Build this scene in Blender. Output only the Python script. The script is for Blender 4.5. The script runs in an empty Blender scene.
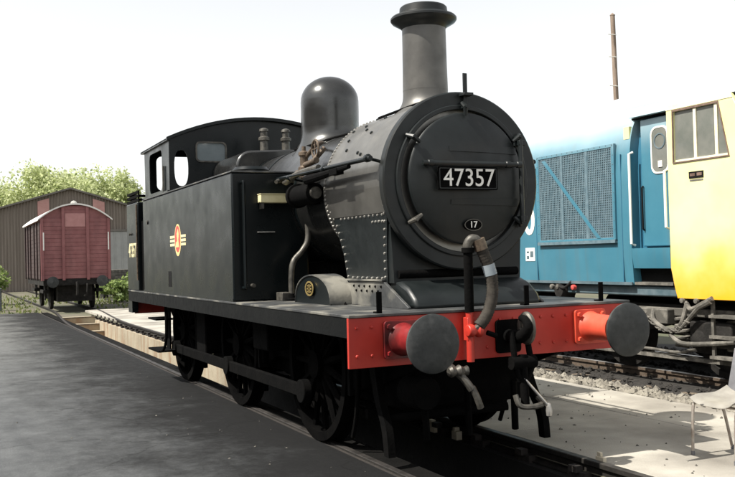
import bpy, bmesh, math, random
from mathutils import Vector, Matrix
from mathutils.geometry import tessellate_polygon
random.seed(7)
sc = bpy.context.scene
COL = sc.collection
rad = math.radians

# ------------------------------------------------------------------ camera
cam_d = bpy.data.cameras.new('camera'); cam = bpy.data.objects.new('camera', cam_d); COL.objects.link(cam)
sc.camera = cam
yaw, pitch, roll = 0.4371, 0.0194, -0.0261
F = Vector((math.sin(yaw)*math.cos(pitch), math.cos(yaw)*math.cos(pitch), math.sin(pitch)))
r0 = Vector((math.cos(yaw), -math.sin(yaw), 0)); u0 = r0.cross(F)
RR = math.cos(roll)*r0 + math.sin(roll)*u0; UU = -math.sin(roll)*r0 + math.cos(roll)*u0
M = Matrix((RR, UU, -F)).transposed().to_4x4(); M.translation = Vector((-3.9869, -6.1205, 1.687))
cam.matrix_world = M
cam_d.sensor_width = 36; cam_d.lens = 36*917.9/735; cam_d.clip_end = 3000; cam_d.clip_start = 0.05

# ------------------------------------------------------------------ world, sun, exposure
SUN_EL, SUN_AZ = rad(53.5), rad(2.0)          # sun to the left (-x), a hair behind the buffer beam
sun_dir = Vector((-math.cos(SUN_EL)*math.cos(SUN_AZ), math.cos(SUN_EL)*math.sin(SUN_AZ), math.sin(SUN_EL)))
w = bpy.data.worlds.new('World'); sc.world = w; w.use_nodes = True
nt = w.node_tree; bg = nt.nodes['Background']
sky = nt.nodes.new('ShaderNodeTexSky'); sky.sky_type = 'NISHITA'; sky.sun_disc = False
sky.sun_elevation = SUN_EL; sky.sun_rotation = math.atan2(sun_dir.x, sun_dir.y)
sky.air_density = 1.0; sky.dust_density = 1.5; sky.ozone_density = 1.0; sky.altitude = 100
hs = nt.nodes.new('ShaderNodeHueSaturation'); hs.inputs['Saturation'].default_value = 0.16
nt.links.new(sky.outputs[0], hs.inputs['Color']); nt.links.new(hs.outputs[0], bg.inputs['Color'])
wm = nt.nodes.new('ShaderNodeMix'); wm.data_type = 'RGBA'; wm.blend_type = 'MULTIPLY'; wm.inputs['Factor'].default_value = 1; wm.inputs['B'].default_value = (1.0, .99, .965, 1)
nt.links.new(hs.outputs[0], wm.inputs['A']); nt.links.new(wm.outputs['Result'], bg.inputs['Color'])
bg.inputs['Strength'].default_value = 0.125
sd = bpy.data.lights.new('sun', 'SUN'); sd.energy = 4.2; sd.angle = rad(0.5); sd.color = (1.0, 0.95, 0.86)
so = bpy.data.objects.new('sun', sd); COL.objects.link(so)
so.rotation_euler = (-sun_dir).to_track_quat('-Z', 'Y').to_euler(); so.location = (-20, 0, 30)
vs = sc.view_settings; vs.view_transform = 'Standard'; vs.look = 'None'; vs.gamma = 1.0; vs.use_curve_mapping = False
vs.exposure = 0.95

# ------------------------------------------------------------------ materials
MATS = {}
def mat(name, c1, c2=None, rough=0.5, r2=None, metal=0.0, scale=6.0, bump=0.0, bscale=40.0, spec=0.5, stretch=(1, 1, 1), contrast=(0.35, 0.65), extra=None, coat=0.0):
    m = bpy.data.materials.new(name); m.use_nodes = True
    n = m.node_tree; L = n.links; b = n.nodes['Principled BSDF']
    geo = n.nodes.new('ShaderNodeNewGeometry')
    mp = n.nodes.new('ShaderNodeMapping'); mp.inputs['Scale'].default_value = stretch
    L.new(geo.outputs['Position'], mp.inputs['Vector'])
    no = n.nodes.new('ShaderNodeTexNoise'); no.inputs['Scale'].default_value = scale; no.inputs['Detail'].default_value = 6; no.inputs['Roughness'].default_value = 0.62
    L.new(mp.outputs[0], no.inputs['Vector'])
    cr = n.nodes.new('ShaderNodeValToRGB'); cr.color_ramp.elements[0].position, cr.color_ramp.elements[1].position = contrast
    L.new(no.outputs['Fac'], cr.inputs[0])
    c2 = c2 or tuple(min(1, x*1.35) for x in c1)
    cr.color_ramp.elements[0].color = (*c1, 1); cr.color_ramp.elements[1].color = (*c2, 1)
    L.new(cr.outputs[0], b.inputs['Base Color'])
    b.inputs['Metallic'].default_value = metal; b.inputs['Specular IOR Level'].default_value = spec
    b.inputs['Coat Weight'].default_value = coat
    mr = n.nodes.new('ShaderNodeMapRange'); mr.inputs['To Min'].default_value = rough; mr.inputs['To Max'].default_value = r2 if r2 is not None else min(1, rough+0.12)
    mr.inputs['From Min'].default_value = .3; mr.inputs['From Max'].default_value = .7
    no2 = n.nodes.new('ShaderNodeTexNoise'); no2.inputs['Scale'].default_value = scale*2.3; no2.inputs['Detail'].default_value = 4
    L.new(mp.outputs[0], no2.inputs['Vector']); L.new(no2.outputs['Fac'], mr.inputs['Value']); L.new(mr.outputs[0], b.inputs['Roughness'])
    if bump > 0:
        nb = n.nodes.new('ShaderNodeTexNoise'); nb.inputs['Scale'].default_value = bscale; nb.inputs['Detail'].default_value = 5
        L.new(geo.outputs['Position'], nb.inputs['Vector'])
        bp = n.nodes.new('ShaderNodeBump'); bp.inputs['Strength'].default_value = bump; bp.inputs['Distance'].default_value = 0.02
        L.new(nb.outputs['Fac'], bp.inputs['Height']); L.new(bp.outputs[0], b.inputs['Normal'])
    if extra: extra(m, n, L, b, geo, cr)
    MATS[name] = m
    return m

def asphalt_extra(m, n, L, b, geo, cr):
    # near-black strip beside the track, edges broken up by noise; grazing sky reflection painted as a paler far end
    sx = n.nodes.new('ShaderNodeSeparateXYZ'); L.new(geo.outputs['Position'], sx.inputs[0])
    nz = n.nodes.new('ShaderNodeTexNoise'); nz.inputs['Scale'].default_value = 0.9; nz.inputs['Detail'].default_value = 14; nz.inputs['Roughness'].default_value = .8
    L.new(geo.outputs['Position'], nz.inputs['Vector'])
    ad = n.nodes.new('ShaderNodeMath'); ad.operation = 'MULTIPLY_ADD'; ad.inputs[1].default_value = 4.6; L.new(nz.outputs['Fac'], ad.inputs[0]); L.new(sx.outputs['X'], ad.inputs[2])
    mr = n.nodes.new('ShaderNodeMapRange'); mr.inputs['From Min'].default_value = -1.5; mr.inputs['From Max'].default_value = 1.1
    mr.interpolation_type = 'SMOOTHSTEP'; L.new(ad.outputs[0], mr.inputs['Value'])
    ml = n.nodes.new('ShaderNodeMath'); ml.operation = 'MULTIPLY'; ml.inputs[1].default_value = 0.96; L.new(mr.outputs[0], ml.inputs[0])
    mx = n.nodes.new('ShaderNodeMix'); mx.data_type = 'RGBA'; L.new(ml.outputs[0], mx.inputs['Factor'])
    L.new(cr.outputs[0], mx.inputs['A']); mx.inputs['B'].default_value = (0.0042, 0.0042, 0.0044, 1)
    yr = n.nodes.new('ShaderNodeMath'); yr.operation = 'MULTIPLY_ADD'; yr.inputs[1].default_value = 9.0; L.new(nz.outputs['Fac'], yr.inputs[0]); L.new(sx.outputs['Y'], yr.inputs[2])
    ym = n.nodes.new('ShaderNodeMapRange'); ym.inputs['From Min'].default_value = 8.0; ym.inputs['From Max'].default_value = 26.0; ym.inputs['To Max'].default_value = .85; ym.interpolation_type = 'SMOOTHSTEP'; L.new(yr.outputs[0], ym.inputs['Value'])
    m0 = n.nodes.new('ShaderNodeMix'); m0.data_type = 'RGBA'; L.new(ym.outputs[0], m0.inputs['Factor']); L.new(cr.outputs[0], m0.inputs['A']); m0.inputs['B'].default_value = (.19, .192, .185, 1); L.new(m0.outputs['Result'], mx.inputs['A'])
    # fine aggregate speckle
    vo = n.nodes.new('ShaderNodeTexVoronoi'); vo.inputs['Scale'].default_value = 70; L.new(geo.outputs['Position'], vo.inputs['Vector'])
    r2 = n.nodes.new('ShaderNodeValToRGB'); r2.color_ramp.elements[0].position = .0; r2.color_ramp.elements[0].color = (1.45, 1.45, 1.45, 1); r2.color_ramp.elements[1].position = .45; r2.color_ramp.elements[1].color = (.92, .92, .92, 1)
    L.new(vo.outputs['Distance'], r2.inputs[0])
    mu = n.nodes.new('ShaderNodeMix'); mu.data_type = 'RGBA'; mu.blend_type = 'MULTIPLY'; mu.inputs['Factor'].default_value = 1
    L.new(mx.outputs['Result'], mu.inputs['A']); L.new(r2.outputs[0], mu.inputs['B'])
    # wandering cracks
    nd = n.nodes.new('ShaderNodeTexNoise'); nd.inputs['Scale'].default_value = 1.1; nd.inputs['Detail'].default_value = 5; L.new(geo.outputs['Position'], nd.inputs['Vector'])
    va = n.nodes.new('ShaderNodeVectorMath'); va.operation = 'MULTIPLY_ADD'; va.inputs[1].default_value = (1.6, 1.6, 0); L.new(nd.outputs['Color'], va.inputs[0]); L.new(geo.outputs['Position'], va.inputs[2])
    vc_ = n.nodes.new('ShaderNodeTexVoronoi'); vc_.feature = 'DISTANCE_TO_EDGE'; vc_.inputs['Scale'].default_value = .42; L.new(va.outputs[0], vc_.inputs['Vector'])
    rc = n.nodes.new('ShaderNodeMapRange'); rc.inputs['From Min'].default_value = .002; rc.inputs['From Max'].default_value = .007; rc.inputs['To Min'].default_value = .65; rc.inputs['To Max'].default_value = 1; L.new(vc_.outputs['Distance'], rc.inputs['Value'])
    m3 = n.nodes.new('ShaderNodeMix'); m3.data_type = 'RGBA'; m3.blend_type = 'MULTIPLY'; m3.inputs['Factor'].default_value = 1; L.new(mu.outputs['Result'], m3.inputs['A']); L.new(rc.outputs[0], m3.inputs['B']); L.new(m3.outputs['Result'], b.inputs['Base Color'])

def stain_extra(color, amount, sc_, lo=.5, hi=.72, stretch=(1, 1, 1)):
    def ex(m, n, L, b, geo, cr):
        mp = n.nodes.new('ShaderNodeMapping'); mp.inputs['Scale'].default_value = stretch; mp.inputs['Location'].default_value = (3.3, 7.1, 1.9)
        L.new(geo.outputs['Position'], mp.inputs['Vector'])
        nz = n.nodes.new('ShaderNodeTexNoise'); nz.inputs['Scale'].default_value = sc_; nz.inputs['Detail'].default_value = 7
        L.new(mp.outputs[0], nz.inputs['Vector'])
        mr = n.nodes.new('ShaderNodeMapRange'); mr.inputs['From Min'].default_value = lo; mr.inputs['From Max'].default_value = hi; mr.inputs['To Max'].default_value = amount
        L.new(nz.outputs['Fac'], mr.inputs['Value'])
        mx = n.nodes.new('ShaderNodeMix'); mx.data_type = 'RGBA'; L.new(mr.outputs[0], mx.inputs['Factor'])
        L.new(cr.outputs[0], mx.inputs['A']); mx.inputs['B'].default_value = (*color, 1); L.new(mx.outputs['Result'], b.inputs['Base Color'])
    return ex

def yellow_ramp_extra(m, n, L, b, geo, cr):
    # paler yellow higher up over deeper yellow at the foot of the cab, ragged boundary
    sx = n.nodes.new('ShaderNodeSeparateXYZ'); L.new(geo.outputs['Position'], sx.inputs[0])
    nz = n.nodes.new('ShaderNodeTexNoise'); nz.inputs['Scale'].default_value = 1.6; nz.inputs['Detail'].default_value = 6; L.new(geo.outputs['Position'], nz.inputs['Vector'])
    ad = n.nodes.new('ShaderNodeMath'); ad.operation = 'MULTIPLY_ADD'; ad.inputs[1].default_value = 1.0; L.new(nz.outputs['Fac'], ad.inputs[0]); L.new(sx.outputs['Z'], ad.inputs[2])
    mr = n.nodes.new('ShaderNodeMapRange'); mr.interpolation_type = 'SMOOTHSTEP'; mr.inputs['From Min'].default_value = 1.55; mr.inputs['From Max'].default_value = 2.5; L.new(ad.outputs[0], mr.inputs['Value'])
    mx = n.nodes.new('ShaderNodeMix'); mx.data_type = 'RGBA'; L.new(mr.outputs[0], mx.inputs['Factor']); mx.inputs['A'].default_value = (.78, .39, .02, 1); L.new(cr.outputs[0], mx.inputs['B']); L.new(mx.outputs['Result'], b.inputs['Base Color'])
def glare_extra(m, n, L, b, geo, cr):
    # glare on the upper curve painted in as paler blue, grime streaks lower down
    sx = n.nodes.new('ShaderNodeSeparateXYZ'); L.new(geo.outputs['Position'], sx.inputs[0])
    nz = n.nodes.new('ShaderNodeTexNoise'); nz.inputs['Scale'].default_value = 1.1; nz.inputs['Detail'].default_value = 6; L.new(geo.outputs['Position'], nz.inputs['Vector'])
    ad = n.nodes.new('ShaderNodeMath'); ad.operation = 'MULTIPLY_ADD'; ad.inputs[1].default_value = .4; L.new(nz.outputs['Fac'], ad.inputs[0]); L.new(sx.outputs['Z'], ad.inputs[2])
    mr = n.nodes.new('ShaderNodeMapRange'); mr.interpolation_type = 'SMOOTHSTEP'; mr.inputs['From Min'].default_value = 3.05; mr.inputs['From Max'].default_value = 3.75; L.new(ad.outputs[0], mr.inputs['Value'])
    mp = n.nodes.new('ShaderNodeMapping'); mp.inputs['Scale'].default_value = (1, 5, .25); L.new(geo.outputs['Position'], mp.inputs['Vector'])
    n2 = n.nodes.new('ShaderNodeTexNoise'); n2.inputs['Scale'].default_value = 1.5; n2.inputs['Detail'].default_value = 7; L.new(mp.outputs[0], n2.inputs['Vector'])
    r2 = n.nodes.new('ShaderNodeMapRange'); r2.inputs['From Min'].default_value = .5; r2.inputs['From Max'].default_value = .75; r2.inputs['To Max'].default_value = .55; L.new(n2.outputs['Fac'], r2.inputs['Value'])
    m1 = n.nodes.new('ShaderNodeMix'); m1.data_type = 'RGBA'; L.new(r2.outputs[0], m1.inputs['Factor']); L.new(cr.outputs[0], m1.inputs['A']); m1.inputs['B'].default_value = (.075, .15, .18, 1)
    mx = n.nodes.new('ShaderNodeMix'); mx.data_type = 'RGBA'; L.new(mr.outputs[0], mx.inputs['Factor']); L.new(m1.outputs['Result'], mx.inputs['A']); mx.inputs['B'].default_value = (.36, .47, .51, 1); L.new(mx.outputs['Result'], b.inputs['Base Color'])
def pit_shade_extra(m, n, L, b, geo, cr):
    # shade under the engine painted black into the pit wall; cream wall beyond
    sx = n.nodes.new('ShaderNodeSeparateXYZ'); L.new(geo.outputs['Position'], sx.inputs[0])
    nz = n.nodes.new('ShaderNodeTexNoise'); nz.inputs['Scale'].default_value = 1.2; nz.inputs['Detail'].default_value = 6; L.new(geo.outputs['Position'], nz.inputs['Vector'])
    ad = n.nodes.new('ShaderNodeMath'); ad.operation = 'MULTIPLY_ADD'; ad.inputs[1].default_value = 2.0; L.new(nz.outputs['Fac'], ad.inputs[0]); L.new(sx.outputs['Y'], ad.inputs[2])
    mr = n.nodes.new('ShaderNodeMapRange'); mr.interpolation_type = 'SMOOTHSTEP'; mr.inputs['From Min'].default_value = 9.6; mr.inputs['From Max'].default_value = 11.4; L.new(ad.outputs[0], mr.inputs['Value'])
    n2 = n.nodes.new('ShaderNodeTexNoise'); n2.inputs['Scale'].default_value = 1.8; n2.inputs['Detail'].default_value = 6
    mp = n.nodes.new('ShaderNodeMapping'); mp.inputs['Scale'].default_value = (1, 2.2, .4); L.new(geo.outputs['Position'], mp.inputs['Vector']); L.new(mp.outputs[0], n2.inputs['Vector'])
    r2 = n.nodes.new('ShaderNodeMapRange'); r2.inputs['From Min'].default_value = .5; r2.inputs['From Max'].default_value = .7; r2.inputs['To Max'].default_value = .75; L.new(n2.outputs['Fac'], r2.inputs['Value'])
    m1 = n.nodes.new('ShaderNodeMix'); m1.data_type = 'RGBA'; L.new(r2.outputs[0], m1.inputs['Factor']); L.new(cr.outputs[0], m1.inputs['A']); m1.inputs['B'].default_value = (.2, .1, .045, 1)
    mx = n.nodes.new('ShaderNodeMix'); mx.data_type = 'RGBA'; L.new(mr.outputs[0], mx.inputs['Factor']); mx.inputs['A'].default_value = (.008, .0075, .007, 1); L.new(m1.outputs['Result'], mx.inputs['B']); L.new(mx.outputs['Result'], b.inputs['Base Color'])
mat('asphalt', (.064, .068, .072), (.118, .123, .127), .75, .9, scale=3.2, bump=.35, bscale=180, extra=asphalt_extra, contrast=(.28, .74), spec=.2, stretch=(1.2, .7, 1))
mat('concrete', (.30, .28, .245), (.41, .385, .335), .85, .95, scale=1.3, bump=.25, bscale=60, extra=stain_extra((.12, .108, .092), .85, .9, .44, .72))
mat('pit_concrete', (.27, .23, .165), (.36, .315, .235), .85, .95, scale=2.0, bump=.35, bscale=25, extra=pit_shade_extra)
mat('pit_floor', (.003, .0029, .0028), (.008, .0076, .0072), .92, scale=2, bump=.4, spec=.1)
mat('dirt', (.12, .105, .08), (.07, .075, .04), .95, scale=.6, bump=.6, bscale=15)
mat('ballast', (.10, .092, .08), (.26, .24, .21), .9, scale=14, bump=.8, bscale=30)
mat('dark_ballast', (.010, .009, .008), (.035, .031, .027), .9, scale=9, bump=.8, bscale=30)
mat('rubble', (.10, .09, .075), (.26, .24, .2), .9, scale=5, bump=.5, bscale=50)
mat('rail_steel', (.10, .075, .055), (.17, .13, .1), .55, metal=.4, scale=12, bump=.2)
mat('rail_head', (.42, .40, .38), (.55, .53, .5), .28, .4, metal=.9, scale=9)
mat('pit_rail', (.008, .007, .006), (.02, .017, .014), .7, metal=.2, scale=12, bump=.2)
mat('pit_rail_head', (.02, .018, .017), (.06, .054, .05), .5, .7, metal=.4, scale=5)
mat('rail_chair', (.012, .01, .009), (.03, .024, .02), .85, scale=20, bump=.3)
mat('timber', (.09, .07, .05), (.18, .145, .105), .85, scale=6, bump=.4, stretch=(1, 8, 1))
mat('pale_timber', (.48, .42, .31), (.62, .56, .44), .8, scale=8, bump=.2)

mat('loco_black', (.0036, .0057, .0064), (.0056, .0082, .009), .24, .36, scale=1.4, bump=.05, bscale=2.0, spec=.3, extra=stain_extra((.011, .0125, .0125), .3, 5.0, .6, .8, (1, 1, .12)))
mat('boiler_black', (.16, .155, .143), (.235, .228, .21), .32, .44, scale=3, bump=.04, bscale=12, spec=1.0, metal=.82, extra=stain_extra((.33, .315, .285), .5, 2.2, .5, .75))
mat('chimney_black', (.085, .082, .076), (.125, .121, .112), .4, .5, scale=4, bump=.05, bscale=12, spec=.8, metal=.6, extra=stain_extra((.17, .162, .145), .5, 2.6, .5, .75))
mat('boiler_sheen', (.06, .061, .06), (.095, .095, .092), .2, .3, scale=2.5, bump=.04, bscale=9, spec=1.0, metal=.85)
mat('smokebox_black', (.0056, .0078, .0082), (.0108, .014, .0145), .36, .5, scale=4, bump=.05, bscale=14, spec=.4, extra=stain_extra((.026, .023, .019), .5, 3.0, .55, .78))
mat('footplate', (.028, .03, .032), (.06, .062, .062), .42, .58, scale=5, bump=.1, extra=stain_extra((.3, .285, .24), .65, 2.9, .52, .7))
mat('grimy_black', (.0014, .0015, .0016), (.0036, .0034, .0033), .85, .95, scale=7, bump=.2, spec=.08)
mat('valance_black', (.0026, .0032, .0035), (.005, .0055, .0056), .5, .65, scale=5, bump=.1, spec=.15)
mat('wheel_black', (.0012, .0012, .0013), (.003, .0028, .0027), .9, .98, scale=7, bump=.15, spec=.05)
mat('rivet_glint', (.22, .21, .19), (.34, .33, .3), .28, .36, scale=30, spec=.8, metal=.3)  # black rivets coloured pale, their highlights put into the base colour
mat('beam_red', (.36, .023, .015), (.45, .034, .021), .38, .5, scale=3, bump=.03, extra=stain_extra((.18, .013, .010), .6, 4.0, .55, .8))
mat('shank_red', (.55, .06, .03), (.66, .095, .05), .42, .55, scale=5, extra=stain_extra((.4, .05, .03), .5, 7.0, .5, .75))
mat('shank_dark_red', (.13, .009, .011), (.22, .018, .018), .3, .45, scale=6, extra=stain_extra((.03, .008, .008), .85, 5.0, .46, .66))  # darker red with near-black blotches
mat('buffer_steel', (.022, .025, .025), (.042, .045, .045), .5, .64, metal=.2, scale=9, bump=.12, bscale=20, extra=stain_extra((.1, .1, .098), .6, 7, .56, .72))
mat('bright_steel', (.38, .37, .35), (.55, .53, .5), .32, .5, metal=.8, scale=14)
mat('dull_metal', (.05, .047, .042), (.13, .122, .105), .4, .58, metal=.5, scale=14)
mat('brass', (.45, .33, .12), (.62, .48, .2), .35, .5, metal=.8, scale=14)
mat('bronze_fitting', (.06, .043, .03), (.17, .13, .095), .45, .6, metal=.5, scale=22)
mat('cream_paint', (.62, .55, .3), (.74, .68, .42), .5, scale=8)
mat('white_paint', (.78, .77, .72), (.86, .85, .8), .5, scale=10)
mat('crest_red', (.5, .05, .05), (.6, .1, .08), .5, scale=20)
mat('crest_gold', (.6, .45, .18), (.75, .6, .3), .5, scale=20)
mat('hose_rubber', (.026, .022, .018), (.05, .044, .036), .75, scale=18, bump=.2, spec=.3)
mat('glass_grey', (.16, .19, .2), (.22, .25, .26), .05, .08, scale=3, spec=.8)
mat('interior_dark', (.003, .003, .003), (.006, .006, .006), .85, scale=5, spec=.2)

mat('diesel_blue', (.042, .16, .225), (.056, .19, .26), .30, .42, scale=1.2, bump=.03, bscale=6, coat=.25, extra=glare_extra)
mat('diesel_blue_dark', (.02, .11, .18), (.03, .14, .22), .5, scale=3)
mat('diesel_roof', (.40, .48, .51), (.5, .55, .57), .34, .42, scale=1.5)
mat('diesel_yellow', (.74, .71, .31), (.77, .75, .4), .34, .45, scale=1.2, extra=yellow_ramp_extra)
mat('diesel_cream', (.78, .76, .68), (.85, .83, .76), .4, scale=3)
mat('grille_blue', (.075, .13, .16), (.13, .19, .22), .55, scale=12)
mat('window_brown', (.10, .06, .045), (.2, .13, .1), .5, scale=10)
mat('window_cream', (.72, .66, .44), (.8, .74, .55), .5, scale=10)
mat('cab_glass', (.13, .14, .125), (.2, .2, .18), .04, .08, scale=2.5, spec=.8)
mat('bogie_grime', (.007, .0065, .006), (.022, .02, .018), .8, scale=6, bump=.3, spec=.3)
mat('dusty_grey', (.075, .07, .06), (.2, .185, .16), .75, scale=7, bump=.2, contrast=(.45, .7))
mat('solebar_blue', (.05, .09, .11), (.12, .16, .18), .55, scale=4)

mat('van_maroon', (.23, .085, .085), (.29, .12, .118), .65, .8, scale=3, bump=.1, extra=stain_extra((.15, .06, .06), .6, 2.5, .5, .75, (1, 1, .3)))
mat('van_side', (.03, .018, .017), (.055, .032, .03), .7, scale=3)
mat('van_patch', (.40, .19, .18), (.46, .23, .22), .6, scale=4)
mat('van_roof', (.72, .70, .66), (.82, .8, .76), .6, scale=2)
mat('shed_sheet', (.15, .125, .105), (.205, .175, .15), .7, scale=1.2, stretch=(3, 1, .15))
mat('shed_pink', (.42, .22, .2), (.5, .28, .26), .6, scale=2)
mat('shed_door', (.27, .275, .27), (.33, .335, .33), .6, scale=1.5)
mat('shed_roof', (.12, .11, .10), (.17, .155, .14), .8, scale=1)
mat('pole_wood', (.17, .125, .095), (.27, .21, .165), .85, scale=6, bump=.3, stretch=(1, 1, .15))
mat('bark', (.07, .055, .04), (.13, .105, .08), .9, scale=8, bump=.5, stretch=(1, 1, .2))
mat('chair_plastic', (.22, .205, .18), (.3, .285, .25), .5, scale=8, bump=.05)
mat('chair_back', (.10, .10, .11), (.16, .16, .17), .45, scale=8)
mat('chair_tube', (.30, .24, .2), (.45, .42, .38), .4, .55, metal=.6, scale=14)
mat('drum_grey', (.2, .24, .27), (.3, .34, .37), .6, scale=5)

def leafmat(name, a, b_, c):
    m = bpy.data.materials.new(name); m.use_nodes = True; n = m.node_tree; L = n.links; b = n.nodes['Principled BSDF']
    geo = n.nodes.new('ShaderNodeNewGeometry'); cr = n.nodes.new('ShaderNodeValToRGB')
    cr.color_ramp.elements[0].color = (*a, 1); cr.color_ramp.elements[1].color = (*c, 1)
    e = cr.color_ramp.elements.new(.5); e.color = (*b_, 1)
    L.new(geo.outputs['Random Per Island'], cr.inputs[0]); L.new(cr.outputs[0], b.inputs['Base Color'])
    b.inputs['Roughness'].default_value = .6
    tr = n.nodes.new('ShaderNodeBsdfTranslucent'); L.new(cr.outputs[0], tr.inputs['Color'])
    mx = n.nodes.new('ShaderNodeMixShader'); mx.inputs[0].default_value = .45
    L.new(b.outputs[0], mx.inputs[1]); L.new(tr.outputs[0], mx.inputs[2]); L.new(mx.outputs[0], n.nodes['Material Output'].inputs['Surface'])
    MATS[name] = m
leafmat('leaf_spring', (.27, .33, .12), (.54, .59, .31), (.64, .68, .41))
leafmat('leaf_bush', (.12, .18, .05), (.2, .27, .08), (.3, .37, .13))
leafmat('leaf_grass', (.10, .14, .03), (.16, .2, .06), (.25, .27, .1))

# ------------------------------------------------------------------ mesh helpers
ORIG = {}
class MB:
    def __init__(s): s.v = []; s.f = []
    def add(s, vs, fs):
        o = len(s.v); s.v += [tuple(p) for p in vs]; s.f += [tuple(i+o for i in f) for f in fs]; return s
    def box(s, x0, x1, y0, y1, z0, z1):
        vs = [(x, y, z) for z in (z0, z1) for y in (y0, y1) for x in (x0, x1)]
        return s.add(vs, [(0, 2, 3, 1), (4, 5, 7, 6), (0, 1, 5, 4), (2, 6, 7, 3), (0, 4, 6, 2), (1, 3, 7, 5)])
    def cyl(s, p0, p1, r0, r1=None, n=14):
        r1 = r0 if r1 is None else r1
        return s.tube([p0, p1], [r0, r1], n)
    def tube(s, path, r, n=8):
        P = [Vector(p) for p in path]; R_ = r if isinstance(r, (list, tuple)) else [r]*len(P)
        vs = []; up = None
        for i, p in enumerate(P):
            t = (P[min(i+1, len(P)-1)]-P[max(i-1, 0)]).normalized()
            if up is None:
                up = Vector((0, 0, 1)) if abs(t.z) < .9 else Vector((1, 0, 0))
            a = (up - t*up.dot(t)).normalized(); b = t.cross(a); up = a
            for k in range(n):
                an = 2*math.pi*k/n; vs.append(p + (a*math.cos(an)+b*math.sin(an))*R_[i])
        fs = []
        for i in range(len(P)-1):
            for k in range(n):
                fs.append((i*n+k, i*n+(k+1) % n, (i+1)*n+(k+1) % n, (i+1)*n+k))
        fs.append(tuple(range(n-1, -1, -1))); fs.append(tuple((len(P)-1)*n+k for k in range(n)))
        return s.add(vs, fs)
    def lathe(s, o, axis, prof, n=32, close=False):
        o = Vector(o); A = {'x': (Vector((1, 0, 0)), Vector((0, 1, 0)), Vector((0, 0, 1))), 'y': (Vector((0, 1, 0)), Vector((0, 0, 1)), Vector((1, 0, 0))), 'z': (Vector((0, 0, 1)), Vector((1, 0, 0)), Vector((0, 1, 0)))}[axis]
        vs = []; fs = []
        for (r, h) in prof:
            for k in range(n):
                an = 2*math.pi*k/n; vs.append(o+A[0]*h+(A[1]*math.cos(an)+A[2]*math.sin(an))*r)
        m = len(prof)
        for i in range(m-1 if not close else m):
            j = (i+1) % m
            for k in range(n):
                fs.append((i*n+k, i*n+(k+1) % n, j*n+(k+1) % n, j*n+k))
        if not close:
            if prof[0][0] > 1e-4: fs.append(tuple(range(n-1, -1, -1)))
            if prof[-1][0] > 1e-4: fs.append(tuple((m-1)*n+k for k in range(n)))
        return s.add(vs, fs)
    def plate(s, axis, outer, a0, a1, holes=()):
        # outer polygon in the plane normal to axis: x->(y,z), y->(x,z), z->(x,y)
        def P(q, a): return {'x': (a, q[0], q[1]), 'y': (q[0], a, q[1]), 'z': (q[0], q[1], a)}[axis]
        loops = [list(outer)]+[list(h) for h in holes]
        flat = [q for l in loops for q in l]; n = len(flat)
        tris = tessellate_polygon([[Vector((q[0], q[1], 0)) for q in l] for l in loops])
        vs = [P(q, a0) for q in flat]+[P(q, a1) for q in flat]
        fs = [tuple(t) for t in tris]+[tuple(i+n for i in reversed(t)) for t in tris]
        o = 0
        for l in loops:
            m = len(l)
            for i in range(m):
                j = (i+1) % m; fs.append((o+i, o+j, o+j+n, o+i+n))
            o += m
        return s.add(vs, fs)
    def rivet(s, p, nrm, r=.012, h=.009):
        p = Vector(p); nrm = Vector(nrm).normalized(); a = nrm.orthogonal().normalized(); b = nrm.cross(a)
        vs = []
        for rr, hh in ((r, 0), (r*.72, h*.75)):
            for k in range(6):
                an = math.pi*k/3; vs.append(p+(a*math.cos(an)+b*math.sin(an))*rr+nrm*hh)
        vs.append(p+nrm*h)
        fs = [(k, (k+1) % 6, 6+(k+1) % 6, 6+k) for k in range(6)]+[(6+k, 6+(k+1) % 6, 12) for k in range(6)]
        return s.add(vs, fs)
    def mesh(s, name, m, c=(0, 0, 0), ang=35):
        c = Vector(c); me = bpy.data.meshes.new(name)
        me.from_pydata([tuple(Vector(p)-c) for p in s.v], [], s.f)
        bm = bmesh.new(); bm.from_mesh(me); bmesh.ops.recalc_face_normals(bm, faces=bm.faces); bm.to_mesh(me); bm.free()
        for p in me.polygons: p.use_smooth = True
        me.set_sharp_from_angle(angle=rad(ang)); me.materials.append(MATS[m]); return me
    def build(s, name, m, parent=None, bev=0, ang=35, kind=None, label=None, origin=None, **kw):
        xs = list(zip(*s.v))
        c = Vector([(min(a)+max(a))/2 for a in xs]) if origin is None else Vector(origin)
        if origin is None and parent is None: c.z = min(xs[2])
        o = bpy.data.objects.new(name, s.mesh(name, m, c, ang)); COL.objects.link(o)
        place(o, c, parent)
        if bev:
            bv = o.modifiers.new('bevel', 'BEVEL'); bv.width = bev; bv.segments = 2; bv.limit_method = 'ANGLE'; bv.angle_limit = rad(40)
        if kind: o['kind'] = kind
        if label: o['label'] = label
        for k, v in kw.items(): o[k] = v
        return o
def place(o, c, parent):
    c = Vector(c); ORIG[o.name] = c
    if parent is not None:
        o.parent = parent; o.location = c-ORIG[parent.name]
    else: o.location = c
def empty(name, loc, label=None, category=None, group=None, kind=None, parent=None):
    o = bpy.data.objects.new(name, None); COL.objects.link(o); o.empty_display_size = .3; place(o, loc, parent)
    if label: o['label'] = label
    if category: o['category'] = category
    if group: o['group'] = group
    if kind: o['kind'] = kind
    return o
def inst(me, name, loc, parent, rot=None):
    o = bpy.data.objects.new(name, me); COL.objects.link(o); place(o, loc, parent)
    if rot: o.rotation_euler = rot
    return o
def rrect(x0, x1, y0, y1, r, n=5):
    pts = []
    for cx, cy, a in ((x1-r, y1-r, 0), (x0+r, y1-r, 90), (x0+r, y0+r, 180), (x1-r, y0+r, 270)):
        for k in range(n+1):
            t = rad(a+90*k/n); pts.append((cx+r*math.cos(t), cy+r*math.sin(t)))
    return pts
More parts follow.
